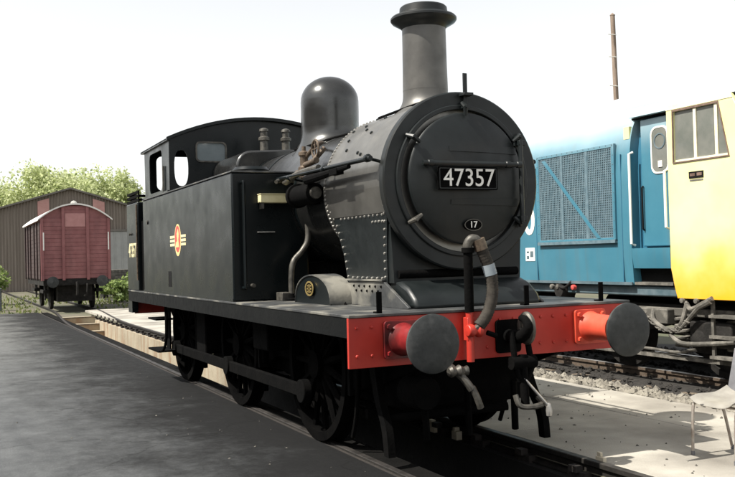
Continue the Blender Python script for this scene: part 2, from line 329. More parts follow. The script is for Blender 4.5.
def arc(cx, cz, r, a0, a1, n, rz=None):
    return [(cx+r*math.cos(rad(a0+(a1-a0)*k/n)), cz+(rz or r)*math.sin(rad(a0+(a1-a0)*k/n))) for k in range(n+1)]
def smooth_path(pts, n=6):
    P = [Vector(p) for p in pts]; out = []
    for i in range(len(P)-1):
        p0 = P[max(i-1, 0)]; p1 = P[i]; p2 = P[i+1]; p3 = P[min(i+2, len(P)-1)]
        for k in range(n):
            t = k/n; out.append(.5*((2*p1)+(p2-p0)*t+(2*p0-5*p1+4*p2-p3)*t*t+(3*p1-p0-3*p2+p3)*t**3))
    out.append(P[-1]); return out
def text(body, size, depth, name, m, parent, mw, sx=1.0, bold=0.0):
    cu = bpy.data.curves.new(name, 'FONT'); cu.body = body; cu.size = size; cu.extrude = depth; cu.align_x = 'CENTER'; cu.align_y = 'CENTER'; cu.offset = bold; cu.resolution_u = 4
    t = bpy.data.objects.new('t', cu); me = bpy.data.meshes.new_from_object(t); bpy.data.objects.remove(t)
    me.name = name; me.materials.clear(); me.materials.append(MATS[m]); me.transform(Matrix.Diagonal((sx, 1, 1, 1)))
    loc = mw.translation.copy(); R3 = mw.to_3x3().to_4x4(); me.transform(R3)
    o = bpy.data.objects.new(name, me); COL.objects.link(o); place(o, loc, parent); return o
def frame(right, up, loc):
    r = Vector(right); u = Vector(up); n = r.cross(u); m = Matrix((r, u, n)).transposed().to_4x4(); m.translation = Vector(loc); return m

# ================================================================== THE SETTING
def struct(mb, name, m, **k):
    o = mb.build(name, m, **k); o['kind'] = 'structure'; return o
PX0, PX1, PY0, PY1 = -.50, .62, -14., 26.
g = MB()
B = 900.
for (x0, x1, y0, y1) in ((-B, PX0-.1, -B, B), (PX1+.1, B, -B, B), (PX0-.1, PX1+.1, -B, PY0-.1), (PX0-.1, PX1+.1, PY1+.1, B)):
    g.add([(x0, y0, -.10), (x1, y0, -.10), (x1, y1, -.10), (x0, y1, -.10)], [(0, 1, 2, 3)])
struct(g, 'ground', 'dirt')
yard = MB().box(-45, -.83, -30, 28.6, -.095, -.012)
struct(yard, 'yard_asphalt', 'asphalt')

# concrete apron of cast slabs between the two tracks
apron = empty('concrete_apron', (2, 0, -.012), kind='structure')
for ci, (x0, x1) in enumerate(((.835, 2.44), (2.452, 3.42))):
    y = -14.0; k = 0
    while y < 28:
        L_ = 3.05 if ci == 0 else 2.4
        s = MB().box(x0, x1-random.uniform(0, .012 if ci == 0 else .07), y+.005, y+L_-.006, -.095, -.014+random.uniform(-.004, .004))
        s.build('slab', 'concrete', apron, bev=.006); y += L_
apron2 = MB().box(.85, 8.5, 28.1, 28.9, -.095, -.03); apron2.build('slab', 'concrete', apron, bev=.006)

# inspection pit with cream right wall and steps at its far end
pit = empty('inspection_pit', (.06, 6, -1.15), kind='structure')
MB().box(PX1, PX1+.21, PY0, PY1, -1.2, -.16).build('wall', 'pit_concrete', pit)
MB().box(PX0-.21, PX0, PY0, PY1, -1.2, -.16).build('wall', 'pit_concrete', pit)
MB().box(PX0-.2, PX1+.2, PY0, PY1, -1.25, -1.15).build('floor', 'pit_floor', pit)
MB().box(PX0-.21, PX0, PY0, PY1, -.16, -.02).build('coping', 'pit_floor', pit)
MB().box(PX0-.2, PX1+.2, PY0-.2, PY0, -1.2, -.02).build('end_wall', 'pit_concrete', pit)
for k in range(6):
    MB().box(PX0+.002, PX1-.002, 26-.95*(k+1), 26-.95*k, -1.14, -.05-.18*k-.03).build('step', 'pit_concrete', pit)
    MB().box(PX0+.002, PX1-.002, 26-.95*(k+1)-.02, 26-.95*(k+1)+.16, -.05-.18*k-.028, -.05-.18*k).build('step_nosing', 'timber', pit)

def curve_x(y):                                       # the line swings a little to the right beyond the pit
    if y < 19: return 0
    t = min(1, (y-19)/12); return .58*t*t*(3-2*t)+max(0, y-31)*.0
def rail_mesh(x, ya, yb, step=2.0, cf=None):
    prof = [(-.035, 0), (-.035, -.035), (-.009, -.05), (-.009, -.125), (-.06, -.14), (-.06, -.15), (.06, -.15), (.06, -.14), (.009, -.125), (.009, -.05), (.035, -.035), (.035, 0)]
    n = max(1, int((yb-ya)/step)); body = MB(); top = MB()
    vs = []; fs = []
    for i in range(n+1):
        y = ya+(yb-ya)*i/n; dx = cf(y) if cf else 0
        vs += [(x+dx+p[0], y, p[1]-.003) for p in prof]
    m = len(prof)
    for i in range(n):
        for k in range(m): fs.append((i*m+k, i*m+(k+1) % m, (i+1)*m+(k+1) % m, (i+1)*m+k))
    fs += [tuple(range(m)), tuple(n*m+k for k in range(m))]
    body.add(vs, fs)
    vs = []; fs = []
    for i in range(n+1):
        y = ya+(yb-ya)*i/n; dx = cf(y) if cf else 0
        vs += [(x+dx-.027, y, .001), (x+dx+.027, y, .001), (x+dx-.03, y, -.004), (x+dx+.03, y, -.004)]
    for i in range(n):
        a = i*4; b = a+4; fs += [(a, a+1, b+1, b), (a+2, a, b, b+2), (a+1, a+3, b+3, b+1)]
    top.add(vs, fs); return body, top
pt = empty('pit_track', (0, 6, 0), kind='structure')
for x in (-.753, .753):
    bd, tp = rail_mesh(x, -14, 60, 1.0, curve_x); r_ = bd.build('rail', 'pit_rail', pt); tp.build('rail_head', 'pit_rail_head', r_)
cm = MB().box(-.09, .09, -.11, .11, -.01, .05).box(-.13, -.06, -.05, .05, .05, .10).box(.055, .10, -.07, .07, .05, .115).mesh('rail_chair', 'rail_chair')
for k in range(52):
    y = -12.2+k*.76
    if y < 26: inst(cm, 'rail_chair', (.753, y, -.15), pt)
MB().box(-.83, -.79, -14, 28.5, -.12, -.016).build('flangeway_kerb', 'rail_chair', pt)
MB().box(-.715, PX0-.003, -14, 28.5, -.10, -.019).build('flangeway_slab', 'pit_floor', pt)

# diesel's road: ballast, sleepers, rails
DX = 5.55
bal = MB()
nx, ny = 16, 90
vs = []; fs = []
for j in range(ny+1):
    for i in range(nx+1):
        x = 3.38+i*(8.2-3.38)/nx; y = -14+j*60/ny
        vs.append((x, y, -.085+random.uniform(-.02, .02)+(.03 if 4.4 < x < 6.7 else 0)))
for j in range(ny):
    for i in range(nx):
        a = j*(nx+1)+i; fs.append((a, a+1, a+nx+2, a+nx+1))
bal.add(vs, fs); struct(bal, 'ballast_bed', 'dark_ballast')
st = empty('diesel_track', (DX, 6, 0), kind='structure')
slm = MB().box(-1.3, 1.3, -.125, .125, -.10, .0).mesh('sleeper', 'timber')
for k in range(60): inst(slm, 'sleeper', (DX, -12+k*.72, -.085), st)
for x in (DX-.753, DX+.753):
    bd, tp = rail_mesh(x, -14, 44, 30)
    bd.v = [(a, b, c+.06) for a, b, c in bd.v]; tp.v = [(a, b, c+.06) for a, b, c in tp.v]
    r_ = bd.build('rail', 'rail_steel', st); tp.build('rail_head', 'rail_head', r_)

def stone(mb, c, r):
    ph = [random.uniform(.65, 1.25) for _ in range(6)]
    a = random.random()*6
    dirs = [(math.cos(a), math.sin(a), -.1), (-math.cos(a), -math.sin(a), 0), (-math.sin(a), math.cos(a), .1), (math.sin(a), -math.cos(a), 0), (.2, .1, .75), (0, 0, -.7)]
    vs = [(c[0]+d[0]*r*p, c[1]+d[1]*r*p, c[2]+d[2]*r*p) for d, p in zip(dirs, ph)]
    mb.add(vs, [(0, 2, 4), (2, 1, 4), (1, 3, 4), (3, 0, 4), (2, 0, 5), (1, 2, 5), (3, 1, 5), (0, 3, 5)])
rb = MB()
for k in range(2600):
    x = 3.42+abs(random.gauss(0, .22)); y = random.uniform(-6, 14)
    stone(rb, (x, y, -.06+max(0, .05-abs(x-3.6)*.1)), random.choice([.02, .025, .03, .04, .06]))
rb.build('ballast_shoulder', 'rubble', kind='stuff', ang=10, label='line of loose pale rubble along the apron edge by the blue diesel', category='rubble')
rb = MB()
for k in range(3500):
    stone(rb, (random.uniform(3.7, 7.6), random.uniform(-5, 12), -.06), random.choice([.03, .04, .05]))
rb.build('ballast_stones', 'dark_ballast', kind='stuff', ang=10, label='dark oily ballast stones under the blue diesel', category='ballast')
for i, (x, y, s) in enumerate(((3.55, 1.75, .11), (3.62, 1.35, .085), (3.5, 2.55, .07))):
    m = MB(); 
    m.lathe((x, y, -.03), 'z', [(s*.9, -.05), (s*1.05, .01), (s*.7, s*.6), (.0, s*.75)], 7)
    m.v = [(a+random.uniform(-.02, .02), b+random.uniform(-.02, .02), c+random.uniform(-.015, .015)) for a, b, c in m.v]
    m.build('concrete_lump', 'rubble', ang=10, label=('largest pale lump of broken concrete at the apron edge near the chair', 'smaller pale concrete lump nearest the chair at the apron edge', 'low pale concrete lump at the apron edge farther from the chair')[i], category='rubble', group='concrete lumps at the apron edge')

# ================================================================== THE STEAM LOCOMOTIVE
loco = empty('steam_locomotive', (0, 4.3, 0), 'black steam tank locomotive with red buffer beam and white smokebox number standing over the pit', 'locomotive')
ZF = 1.26; W2 = 1.30; ZB = 2.30
LB, LG = 'loco_black', 'grimy_black'
rp = MB().box(-W2, W2, -.012, 8.6, ZF-.022, ZF).build('running_plate', 'footplate', loco, bev=.004)
for s in (-1, 1):
    MB().box(min(s*1.293, s*1.278), max(s*1.293, s*1.278), .03, 8.57, 1.09, ZF-.022).build('valance', 'valance_black', loco)
    # frames with cut profile
    fp = [(.03, .87), (.03, 1.235), (8.57, 1.235), (8.57, .87), (8.0, .6), (7.4, .5), (6.3, .5), (5.9, .62), (4.9, .62), (4.7, .5), (3.8, .5), (3.5, .62), (2.5, .62), (2.3, .5), (1.3, .5), (.8, .62)]
    MB().plate('x', fp, s*.60, s*.63).build('frame_plate', LG, loco)
# beams
beam = MB().box(-W2, W2, 0, .03, .868, ZF-.024).build('buffer_beam', 'beam_red', loco, bev=.003)
rv = MB()
xs_top = [-1.235, -1.115, -.62, -.48, -.13, 0, .13, .26, .39, .51, .64, 1.115, 1.235]
for x in xs_top: rv.rivet((x, 0, 1.165), (0, -1, 0), .015, .013)
for x in [-1.235, -1.115, -.62, -.48, -.12, .26, .38, .51, .64, 1.115, 1.235]: rv.rivet((x, 0, .955), (0, -1, 0), .015, .013)
rv.build('rivets', 'beam_red', beam, kind='stuff')
rb_ = MB().box(-1.2, 1.2, 8.57, 8.6, .88, ZF-.024).build('rear_buffer_beam', 'beam_red', loco)
MB().box(-1.292, -1.2, 8.3, 8.6, .91, 1.088).build('rear_corner_plate', LB, loco)
def buffer(x, y0, d, shank, lab):
    b = empty('buffer', (x, y0, 1.063), parent=loco, label=lab)
    fl = MB(); fl.plate('y', rrect(x-.155, x+.155, 1.063-.14, 1.063+.14, .025), y0, y0+d*.03); f = fl.build('flange', shank, b, bev=.004)
    for dx in (-.118, .118):
        for dz in (-.1, .1): MB().cyl((x+dx, y0+d*.03, 1.063+dz), (x+dx, y0+d*.055, 1.063+dz), .02, n=6).build('bolt', shank, f)
    MB().lathe((x, y0+d*.03, 1.063), 'y', [(.125, 0), (.115, d*.02), (.105, d*.10), (.102, d*.27), (.112, d*.28), (.112, d*.31), (.10, d*.312)], 28).build('housing', shank, b)
    MB().cyl((x, y0+d*.33, 1.063), (x, y0+d*.475, 1.063), .07, n=20).build('plunger', 'grimy_black', b)
    MB().lathe((x, y0+d*.455, 1.063), 'y', [(.07, -d*.015), (.12, 0), (.205, d*.012), (.2095, d*.02), (.2085, d*.034), (.19, d*.043), (.10, d*.05), (0, d*.052)], 48).build('head', 'buffer_steel', b)
buffer(-.868, 0, -1, 'shank_dark_red', 'buffer with dark red housing')
buffer(.868, 0, -1, 'shank_red', 'buffer with bright orange red housing')
buffer(-.868, 8.6, 1, 'shank_dark_red', None); buffer(.868, 8.6, 1, 'shank_dark_red', None)

# smokebox: barrel, ring, saddle
sb = empty('smokebox', (0, 1.2, ZF), parent=loco)
RB = .705
MB().lathe((0, 0, ZB), 'y', [(RB, .54), (RB, 1.86), (RB-.02, 1.86)], 72).build('barrel', 'boiler_black', sb)
# saddle: tangent sides dropping to the frames
def saddle_poly():
    pts = [(-.62, 1.46), (-.64, 1.75)]
    pts += [(-.66, 1.95), (-.70, 2.2), (.70, 2.2), (.66, 1.95), (.64, 1.75), (.62, 1.46)]
    return pts
rows = [(2.24, .702, .56, 1.85), (2.12, .682, .58, 1.79), (2.0, .664, .61, 1.70), (1.85, .648, .65, 1.63), (1.70, .636, .68, 1.57), (1.46, .624, .70, 1.52)]
sv_ = []; sf_ = []
for z, x, a, b in rows: sv_ += [(-x, a, z), (x, a, z), (x, b, z), (-x, b, z)]
for k in range(len(rows)-1):
    for q in range(4): sf_.append((k*4+q, k*4+(q+1) % 4, k*4+4+(q+1) % 4, k*4+4+q))
sf_ += [(0, 1, 2, 3), tuple((len(rows)-1)*4+q for q in (3, 2, 1, 0))]
MB().add(sv_, sf_).build('saddle', 'smokebox_black', sb, ang=30)
for s in (-1, 1):                                      # wrapper skirt: same dusty paint as the barrel down to the rivet row
    wv = []; wf = []; wr = [(2.26, .704, .562, 1.848), (2.12, .686, .582, 1.788), (2.045, .6745, .60, 1.742)]
    for z, x, a, b in wr: wv += [(s*x, a, z), (s*x, b, z), (s*(x+.004), b, z), (s*(x+.004), a, z)]
    for k in range(2):
        for q in range(4): wf.append((k*4+q, k*4+(q+1) % 4, k*4+4+(q+1) % 4, k*4+4+q))
    wf += [(0, 1, 2, 3), (11, 10, 9, 8)]
    MB().add(wv, wf).build('wrapper_skirt', 'boiler_black', sb, ang=30)
MB().plate('y', [(-.615, 1.46), (-.625, 1.7), (-.64, 1.95), (.64, 1.95), (.625, 1.7), (.615, 1.46)], .60, .69).build('saddle_face', 'smokebox_black', sb)
def row_at(z):
    for (z1, x1, a1, b1), (z0, x0, a0, b0) in zip(rows, rows[1:]):
        if z0 <= z <= z1: t = (z-z0)/(z1-z0); return x0+(x1-x0)*t, a0+(a1-a0)*t, b0+(b1-b0)*t
    return rows[-1][1:]
ring = MB().lathe((0, 0, ZB), 'y', [(.747, .50), (.747, .565), (.60, .565), (.60, .49), (.735, .49)], 96, close=True).build('front_ring', 'smokebox_black', sb)
MB().lathe((0, 0, ZB), 'y', [(.635, .492), (.635, .475), (.628, .47), (.60, .47), (.595, .475), (.595, .492)], 96, close=True).build('door_ring', 'smokebox_black', sb)
rv = MB()
for k in range(120):
    a = 2*math.pi*k/120
    for yy in (.60, 1.815):
        n = Vector((math.cos(a), 0, math.sin(a)))
        if n.z > -.75: rv.rivet(Vector((0, yy, ZB))+n*RB, n, .014, .013)
for s in (-1, 1):
    for k in range(11):
        z = 1.51+k*.066; xx, ya, yb = row_at(z)
        for yy in (ya+.04, yb-.035): rv.rivet((s*xx, yy, z), (s, 0, -.1), .013, .012)
    for z, n_ in ((2.03, 11), (1.975, 4)):
        xx, ya, yb = row_at(z)
        for k in range(n_): rv.rivet((s*xx, ya+.08+k*.085*(1 if n_ > 5 else .75), z), (s, 0, -.1), .013, .012)
    xx, ya, yb = row_at(1.50)
    for k in range(7): rv.rivet((s*xx, ya+.1+k*.1, 1.50), (s, 0, 0), .013, .012)
rv.build('rivets', 'rivet_glint', sb, kind='stuff')
# bolt heads scattered on barrel top left
rv = MB()
for (a, yy) in ((125, 1.5), (132, 1.35), (118, 1.25), (140, 1.6), (150, 1.5), (138, 1.15), (128, 1.72), (155, 1.2), (157, 1.12), (110, 1.6), (100, 1.3), (60, 1.3), (50, 1.5)):
    n = Vector((math.cos(rad(a)), 0, math.sin(rad(a)))); rv.rivet(Vector((0, yy, ZB))+n*RB, n, .018, .016)
rv.build('stud_heads', 'smokebox_black', sb, kind='stuff')

# smokebox door
door = empty('smokebox_door', (0, .45, ZB), parent=loco)
DZ = 2.315; DXc = .02
MB().lathe((DXc, 0, DZ), 'y', [(.553, .489), (.553, .462), (.545, .452), (.535, .448), (.42, .418), (.28, .395), (.14, .383), (0, .379)], 96).build('door_plate', 'smokebox_black', door)
def doory(x, z):
    r = math.hypot(x-DXc, z-DZ); return .379+.07*(r/.54)**2
hr = MB().cyl((-.47, .325, 2.425), (.47, .325, 2.425), .021, n=14); h_ = hr.build('handrail', 'smokebox_black', door)
for x in (-.40, .34, .45):
    MB().lathe((x, .325, 2.425), 'x', [(.018, -.028), (.028, -.02), (.028, .02), (.018, .028)], 14).cyl((x, .325, 2.425), (x, doory(x, 2.425)+.01, 2.425), .014, n=10).build('handrail_pillar', 'smokebox_black', h_)
for z in (2.555, 2.115):
    sv_ = []; sf_ = []; nst = 12
    for k in range(nst+1):
        xx = -.18+.68*k/nst; hh = .02+.012*k/nst
        for zz_, dy in ((z-hh, -.010), (z+hh, -.010), (z+hh, .004), (z-hh, .004)): sv_.append((xx, doory(xx, zz_)+dy, zz_))
    for k in range(nst):
        for q in range(4): sf_.append((k*4+q, k*4+(q+1) % 4, k*4+4+(q+1) % 4, k*4+4+q))
    sf_ += [(0, 1, 2, 3), tuple(nst*4+q for q in (3, 2, 1, 0))]
    MB().add(sv_, sf_).build('hinge_strap', 'smokebox_black', door)
MB().cyl((.515, .39, 1.95), (.515, .39, 2.64), .02, n=12).build('hinge_post', 'smokebox_black', door)
for z in (2.62, 1.975): MB().box(.495, .56, .375, .48, z-.022, z+.022).build('hinge_bracket', 'smokebox_black', door, bev=.004)
for (x, z) in ((-.475, 2.63), (-.475, 1.99), (.50, 2.66), (.49, 1.96), (-.0, 2.88)):
    d = Vector((x-DXc, 0, z-DZ)).normalized(); p = Vector((x, .45, z))
    c = MB().tube([p+d*.07+Vector((0, .02, 0)), p+d*.03+Vector((0, -.035, 0)), p-d*.045+Vector((0, -.025, 0))], [.016, .024, .014], 8)
    c.cyl(p+d*.03+Vector((0, -.065, 0)), p+d*.03+Vector((0, .03, 0)), .014, n=6)
    c.build('clamp', 'dull_metal' if z < 2.5 and x < 0 else 'smokebox_black', door)
npl = MB().plate('y', rrect(-.325, .24, 2.21, 2.40, .012), .335, .352).build('number_plate', 'grimy_black', door, bev=.003)
MB().plate('y', rrect(-.315, .23, 2.22, 2.39, .01), .3335, .337, [rrect(-.308, .223, 2.227, 2.383, .008)]).build('plate_rim', 'smokebox_black', npl)
text('47357', .205, .003, 'numerals', 'white_paint', npl, frame((1, 0, 0), (0, 0, 1), (-.035, .333, 2.304)), .96, .0)
MB().box(-.28, -.25, .352, .41, 2.29, 2.32).box(.17, .2, .352, .40, 2.29, 2.32).build('plate_lug', 'grimy_black', npl)
el = [(.025+.085*math.cos(2*math.pi*k/28), 1.925+.05*math.sin(2*math.pi*k/28)) for k in range(28)]
sp = MB().plate('y', el, .388, .42).build('shed_plate', 'grimy_black', door, bev=.002)
el2 = [(.025+(.078)*math.cos(2*math.pi*k/28), 1.925+.043*math.sin(2*math.pi*k/28)) for k in range(28)]
MB().plate('y', [(a, b) for a, b in el], .3855, .3885, [el2]).build('plate_rim', 'dull_metal', sp)
text('17', .075, .002, 'lettering', 'white_paint', sp, frame((1, 0, 0), (0, 0, 1), (.025, .3865, 1.925)), 1, .001)
# lamp iron and bracket on top
MB().box(.005, .045, .455, .467, 2.93, 3.20).box(-.02, .07, .40, .50, 3.005, 3.03).box(.0, .05, .44, .49, 2.90, 2.95).build('lamp_iron', 'smokebox_black', loco, bev=.003)

# chimney and dome with skirts fitted to the barrel
def skirt(cy, r, flare, h, Rb, z_off=0, n=64, m=12):
    mb = MB(); vs = []; fs = []
    for i in range(m+1):
        t = i/m; rr = r+flare*(1-t)**3
        for k in range(n):
            a = 2*math.pi*k/n; x = rr*math.cos(a); y = cy+rr*math.sin(a)
            zb = ZB+math.sqrt(max(0, Rb*Rb-x*x)); z1 = ZB+Rb+h
            vs.append((x, y, zb+(z1-zb)*t**1.3-.004))
    for i in range(m):
        for k in range(n): fs.append((i*n+k, i*n+(k+1) % n, (i+1)*n+(k+1) % n, (i+1)*n+k))
    return mb.add(vs, fs)
CY = 1.10
ch = empty('chimney', (0, CY, 3.0), parent=loco)
skirt(CY, .202, .10, .16, RB).build('skirt', 'chimney_black', ch, ang=60)
MB().lathe((0, CY, 0), 'z', [(.203, 3.155), (.199, 3.4), (.196, 3.70), (.197, 3.735)], 56).build('barrel', 'chimney_black', ch)
MB().lathe((0, CY, 0), 'z', [(.197, 3.715), (.212, 3.735), (.245, 3.755), (.285, 3.778), (.298, 3.795), (.298, 3.812), (.285, 3.826), (.235, 3.842), (.218, 3.855), (.213, 3.905), (.20, 3.918), (.17, 3.915), (.16, 3.7), (.155, 3.4), (0, 3.39)], 56).build('cap', 'smokebox_black', ch)
DY = 3.32; RBO = .665
dm = empty('steam_dome', (0, DY, 2.95), parent=loco)
skirt(DY, .322, .12, .17, RBO).build('skirt', 'boiler_sheen', dm, ang=60)
pr = [(.322, 3.12), (.325, 3.3), (.325, 3.42)]+[(.325*math.cos(rad(a)), 3.42+.285*math.sin(rad(a))) for a in range(10, 91, 8)]
pr[-1] = (0, 3.705)
MB().lathe((0, DY, 0), 'z', pr, 64).build('casing', 'boiler_sheen', dm)

# boiler barrel with bands, Belpaire firebox
bo = empty('boiler', (0, 3.3, ZB), parent=loco)
MB().lathe((0, 0, ZB), 'y', [(RBO, 1.85), (RBO, 4.62)], 64).build('barrel', 'boiler_sheen', bo)
for y in (1.9, 2.75, 3.95, 4.55): MB().lathe((0, 0, ZB), 'y', [(RBO+.001, y-.03), (RBO+.006, y-.03), (RBO+.006, y+.03), (RBO+.001, y+.03)], 64).build('band', LB, bo)
fbp = arc(.50, 2.82, .2, 0, 90, 6)+[(0, 3.045)]+arc(-.50, 2.82, .2, 90, 180, 6)+[(-.68, 1.3), (.68, 1.3)]
fb = MB().plate('y', fbp, 4.62, 5.70).build('firebox', 'boiler_sheen', bo, bev=.03)
for x in (-.16, .14):
    sv = MB().lathe((x, 5.15, 3.02), 'z', [(.085, 0), (.085, .03), (.055, .05), (.052, .19), (.07, .20), (.07, .235), (.045, .25), (.045, .31), (.06, .315), (.055, .345), (.02, .36), (0, .36)], 20); sv.build('safety_valve', 'dull_metal', bo)
# pipe and handrail along top left of boiler
MB().tube(smooth_path([(-.30, 2.0, 2.90), (-.31, 2.6, 2.91), (-.33, 3.1, 2.905), (-.36, 3.5, 2.90)]), .012, 8).build('oil_pipe', LG, bo)
MB().tube(smooth_path([(-.12, .62, 3.02), (-.2, .95, 3.0), (-.27, 1.2, 2.97), (-.3, 1.45, 2.955)]), .013, 8).build('lubricator_pipe', LG, bo)
# left-hand lever / handrail and valve gear cluster
for s in (-1, 1):
    hr = MB().cyl((s*.80, .60, 2.485), (s*.80, 2.86, 2.505), .021, n=12); h_ = hr.build('boiler_handrail', LB, bo)
    for y in (.66, 1.6, 2.5): MB().cyl((s*.80, y, 2.49), (s*.66, y, 2.46), .014, n=8).lathe((s*.80, y, 2.49), 'y', [(.02, -.03), (.034, -.018), (.034, .018), (.02, .03)], 12).build('handrail_knob', LB, h_)
MB().tube([(-.84, .95, 2.45), (-.84, 1.5, 2.43), (-.83, 1.95, 2.42)], [.02, .035, .045], 10).box(-.87, -.80, 1.15, 1.32, 2.405, 2.455).build('ejector_exhaust', LG, bo)
vc = empty('ejector_valve', (-.72, 2.25, 2.55), parent=loco)
MB().lathe((-.70, 2.35, 2.52), 'z', [(.06, 0), (.06, .06), (.04, .08), (.04, .17), (.055, .18), (.055, .21), (.02, .23), (.02, .27), (0, .27)], 16).cyl((-.70, 2.35, 2.60), (-.70, 2.02, 2.62), .03, n=12).cyl((-.70, 2.1, 2.62), (-.58, 2.1, 2.75), .025, n=10).build('body', 'bronze_fitting', vc)
wl = [(-.66, 2.02+.0*k, 0) for k in range(1)]
MB().tube([(-.67+.0*math.cos(a), 2.12+.085*math.cos(a), 2.74+.085*math.sin(a)) for a in [2*math.pi*k/20 for k in range(21)]], .012, 8).cyl((-.67, 2.04, 2.74), (-.67, 2.2, 2.74), .008, n=6).cyl((-.67, 2.12, 2.66), (-.67, 2.12, 2.82), .008, n=6).build('handwheel', 'bronze_fitting', vc)
MB().tube(smooth_path([(-.70, 2.35, 2.66), (-.64, 2.2, 2.78), (-.52, 2.3, 2.83), (-.45, 2.6, 2.84)]), .018, 8).tube(smooth_path([(-.72, 2.5, 2.55), (-.72, 2.3, 2.47), (-.74, 2.05, 2.5)]), .022, 8).build('copper_pipe', 'bronze_fitting', vc)
MB().tube(smooth_path([(-.74, 2.86, 2.5), (-.78, 2.65, 2.46), (-.79, 2.4, 2.50), (-.79, 2.1, 2.52), (-.79, 1.75, 2.52)]), .03, 10).build('steam_pipe', 'dull_metal', vc)
MB().lathe((-.76, 0, 2.30), 'y', [(.06, 1.92), (.095, 1.925), (.1, 1.95), (.1, 2.36), (.12, 2.365), (.12, 2.42), (0, 2.42)], 24).box(-.78, -.6, 2.05, 2.15, 2.2, 2.3).build('ejector_barrel', LG, vc)
MB().lathe((-.76, 1.90, 2.30), 'y', [(.0, -.01), (.055, -.008), (.06, .02)], 16).build('ejector_cap', 'dull_metal', vc)
# S-bend pipe at tank front
MB().tube(smooth_path([(-.58, 2.62, 2.42), (-.585, 2.61, 2.2), (-.58, 2.6, 1.9), (-.64, 2.6, 1.77), (-.74, 2.6, 1.66), (-.77, 2.6, 1.52), (-.77, 2.6, 1.28)], 8), .03, 12).build('sand_pipe', 'dull_metal', loco)
MB().box(-.88, -.77, 2.58, 2.76, ZF, 1.345).build('oil_box', 'dull_metal', loco, bev=.006)
MB().lathe((-.77, 2.6, ZF), 'z', [(.08, 0), (.08, .02), (.05, .03), (.045, .07), (.03, .075)], 16).build('pipe_flange', LG, loco)

# gusset plates ahead of the saddle, sloped steam-chest cover
for s in (-1, 1):
    gp = MB().plate('x', [(1.48, ZF), (1.48, 1.455), (.74, 1.475), (.30, 1.275), (.30, ZF)], s*.622, s*.648).build('frame_gusset', 'footplate', loco, bev=.004)
    MB().box(min(s*.60, s*.665), max(s*.60, s*.665), .73, 1.48, 1.476, 1.49).build('gusset_flange', 'footplate', gp)
    rv = MB()
    for k in range(6): rv.rivet((s*.648, .78+k*.11, 1.43), (s, 0, 0), .013, .012)
    for k in range(5): rv.rivet((s*.648, .84+k*.11, 1.39), (s, 0, 0), .013, .012)
    rv.build('rivets', 'grimy_black', gp, kind='stuff')
MB().plate('x', [(.72, ZF), (.72, 1.46), (.55, 1.475), (.42, 1.43), (.30, 1.34), (.26, ZF)], -.60, .60).build('steam_chest_cover', 'smokebox_black', loco, bev=.03)
MB().box(-.6, .6, .705, .73, 1.46, 1.60).build('saddle_front', LG, loco)
MB().cyl((-.58, .60, 1.53), (.58, .60, 1.53), .035, n=14).build('cover_rod', LG, loco)
# small lamp irons on the running plate
for x in (-1.02, .30, 1.05):
    MB().box(x-.022, x+.022, .05, .062, ZF, 1.42).box(x-.022, x+.022, .05, .12, ZF, ZF+.012).build('lamp_bracket', LG, loco, bev=.002)

# splashers
for s in (-1, 1):
    face = [(1.83+.44*math.cos(a), ZF+.26*math.sin(a)**.8) for a in [math.pi*k/20 for k in range(21)]]
    spx = MB().plate('x', face, s*.842, s*.85).build('splasher', LB, loco)
    tp = MB(); vs = []; fs = []
    for k, q in enumerate(face):
        for xx, dz in ((s*.862, .012), (s*.63, .012)): vs.append((xx, q[0], q[1]+dz))
    for k in range(len(face)-1): fs.append((2*k, 2*k+1, 2*k+3, 2*k+2))
    n = len(vs); vs += [(a, b, c-.012) for a, b, c in vs]; fs += [tuple(i+n for i in reversed(f)) for f in fs]
    for k in range(len(face)-1): fs += [(2*k, 2*k+2, 2*k+2+n, 2*k+n)]
    tp.add(vs, fs).build('splasher_top', 'footplate', spx)
    if s < 0:
        el = [(1.86+.105*math.cos(2*math.pi*k/28), 1.40+.07*math.sin(2*math.pi*k/28)) for k in range(28)]
        wp = MB().plate('x', el, -.868, -.851).build('works_plate', 'grimy_black', spx)
        e2 = [(1.86+.088*math.cos(2*math.pi*k/28), 1.40+.054*math.sin(2*math.pi*k/28)) for k in range(28)]
        MB().plate('x', el, -.873, -.867, [e2]).build('plate_rim', 'brass', wp)
        mm = MB().box(-.872, -.867, 1.80, 1.92, 1.392, 1.408).box(-.872, -.867, 1.845, 1.875, 1.36, 1.44).box(-.872, -.867, 1.81, 1.835, 1.42, 1.435).box(-.872, -.867, 1.885, 1.91, 1.42, 1.435).box(-.872, -.867, 1.81, 1.835, 1.365, 1.38).box(-.872, -.867, 1.885, 1.91, 1.365, 1.38)
        mm.build('raised_mark', 'brass', wp)

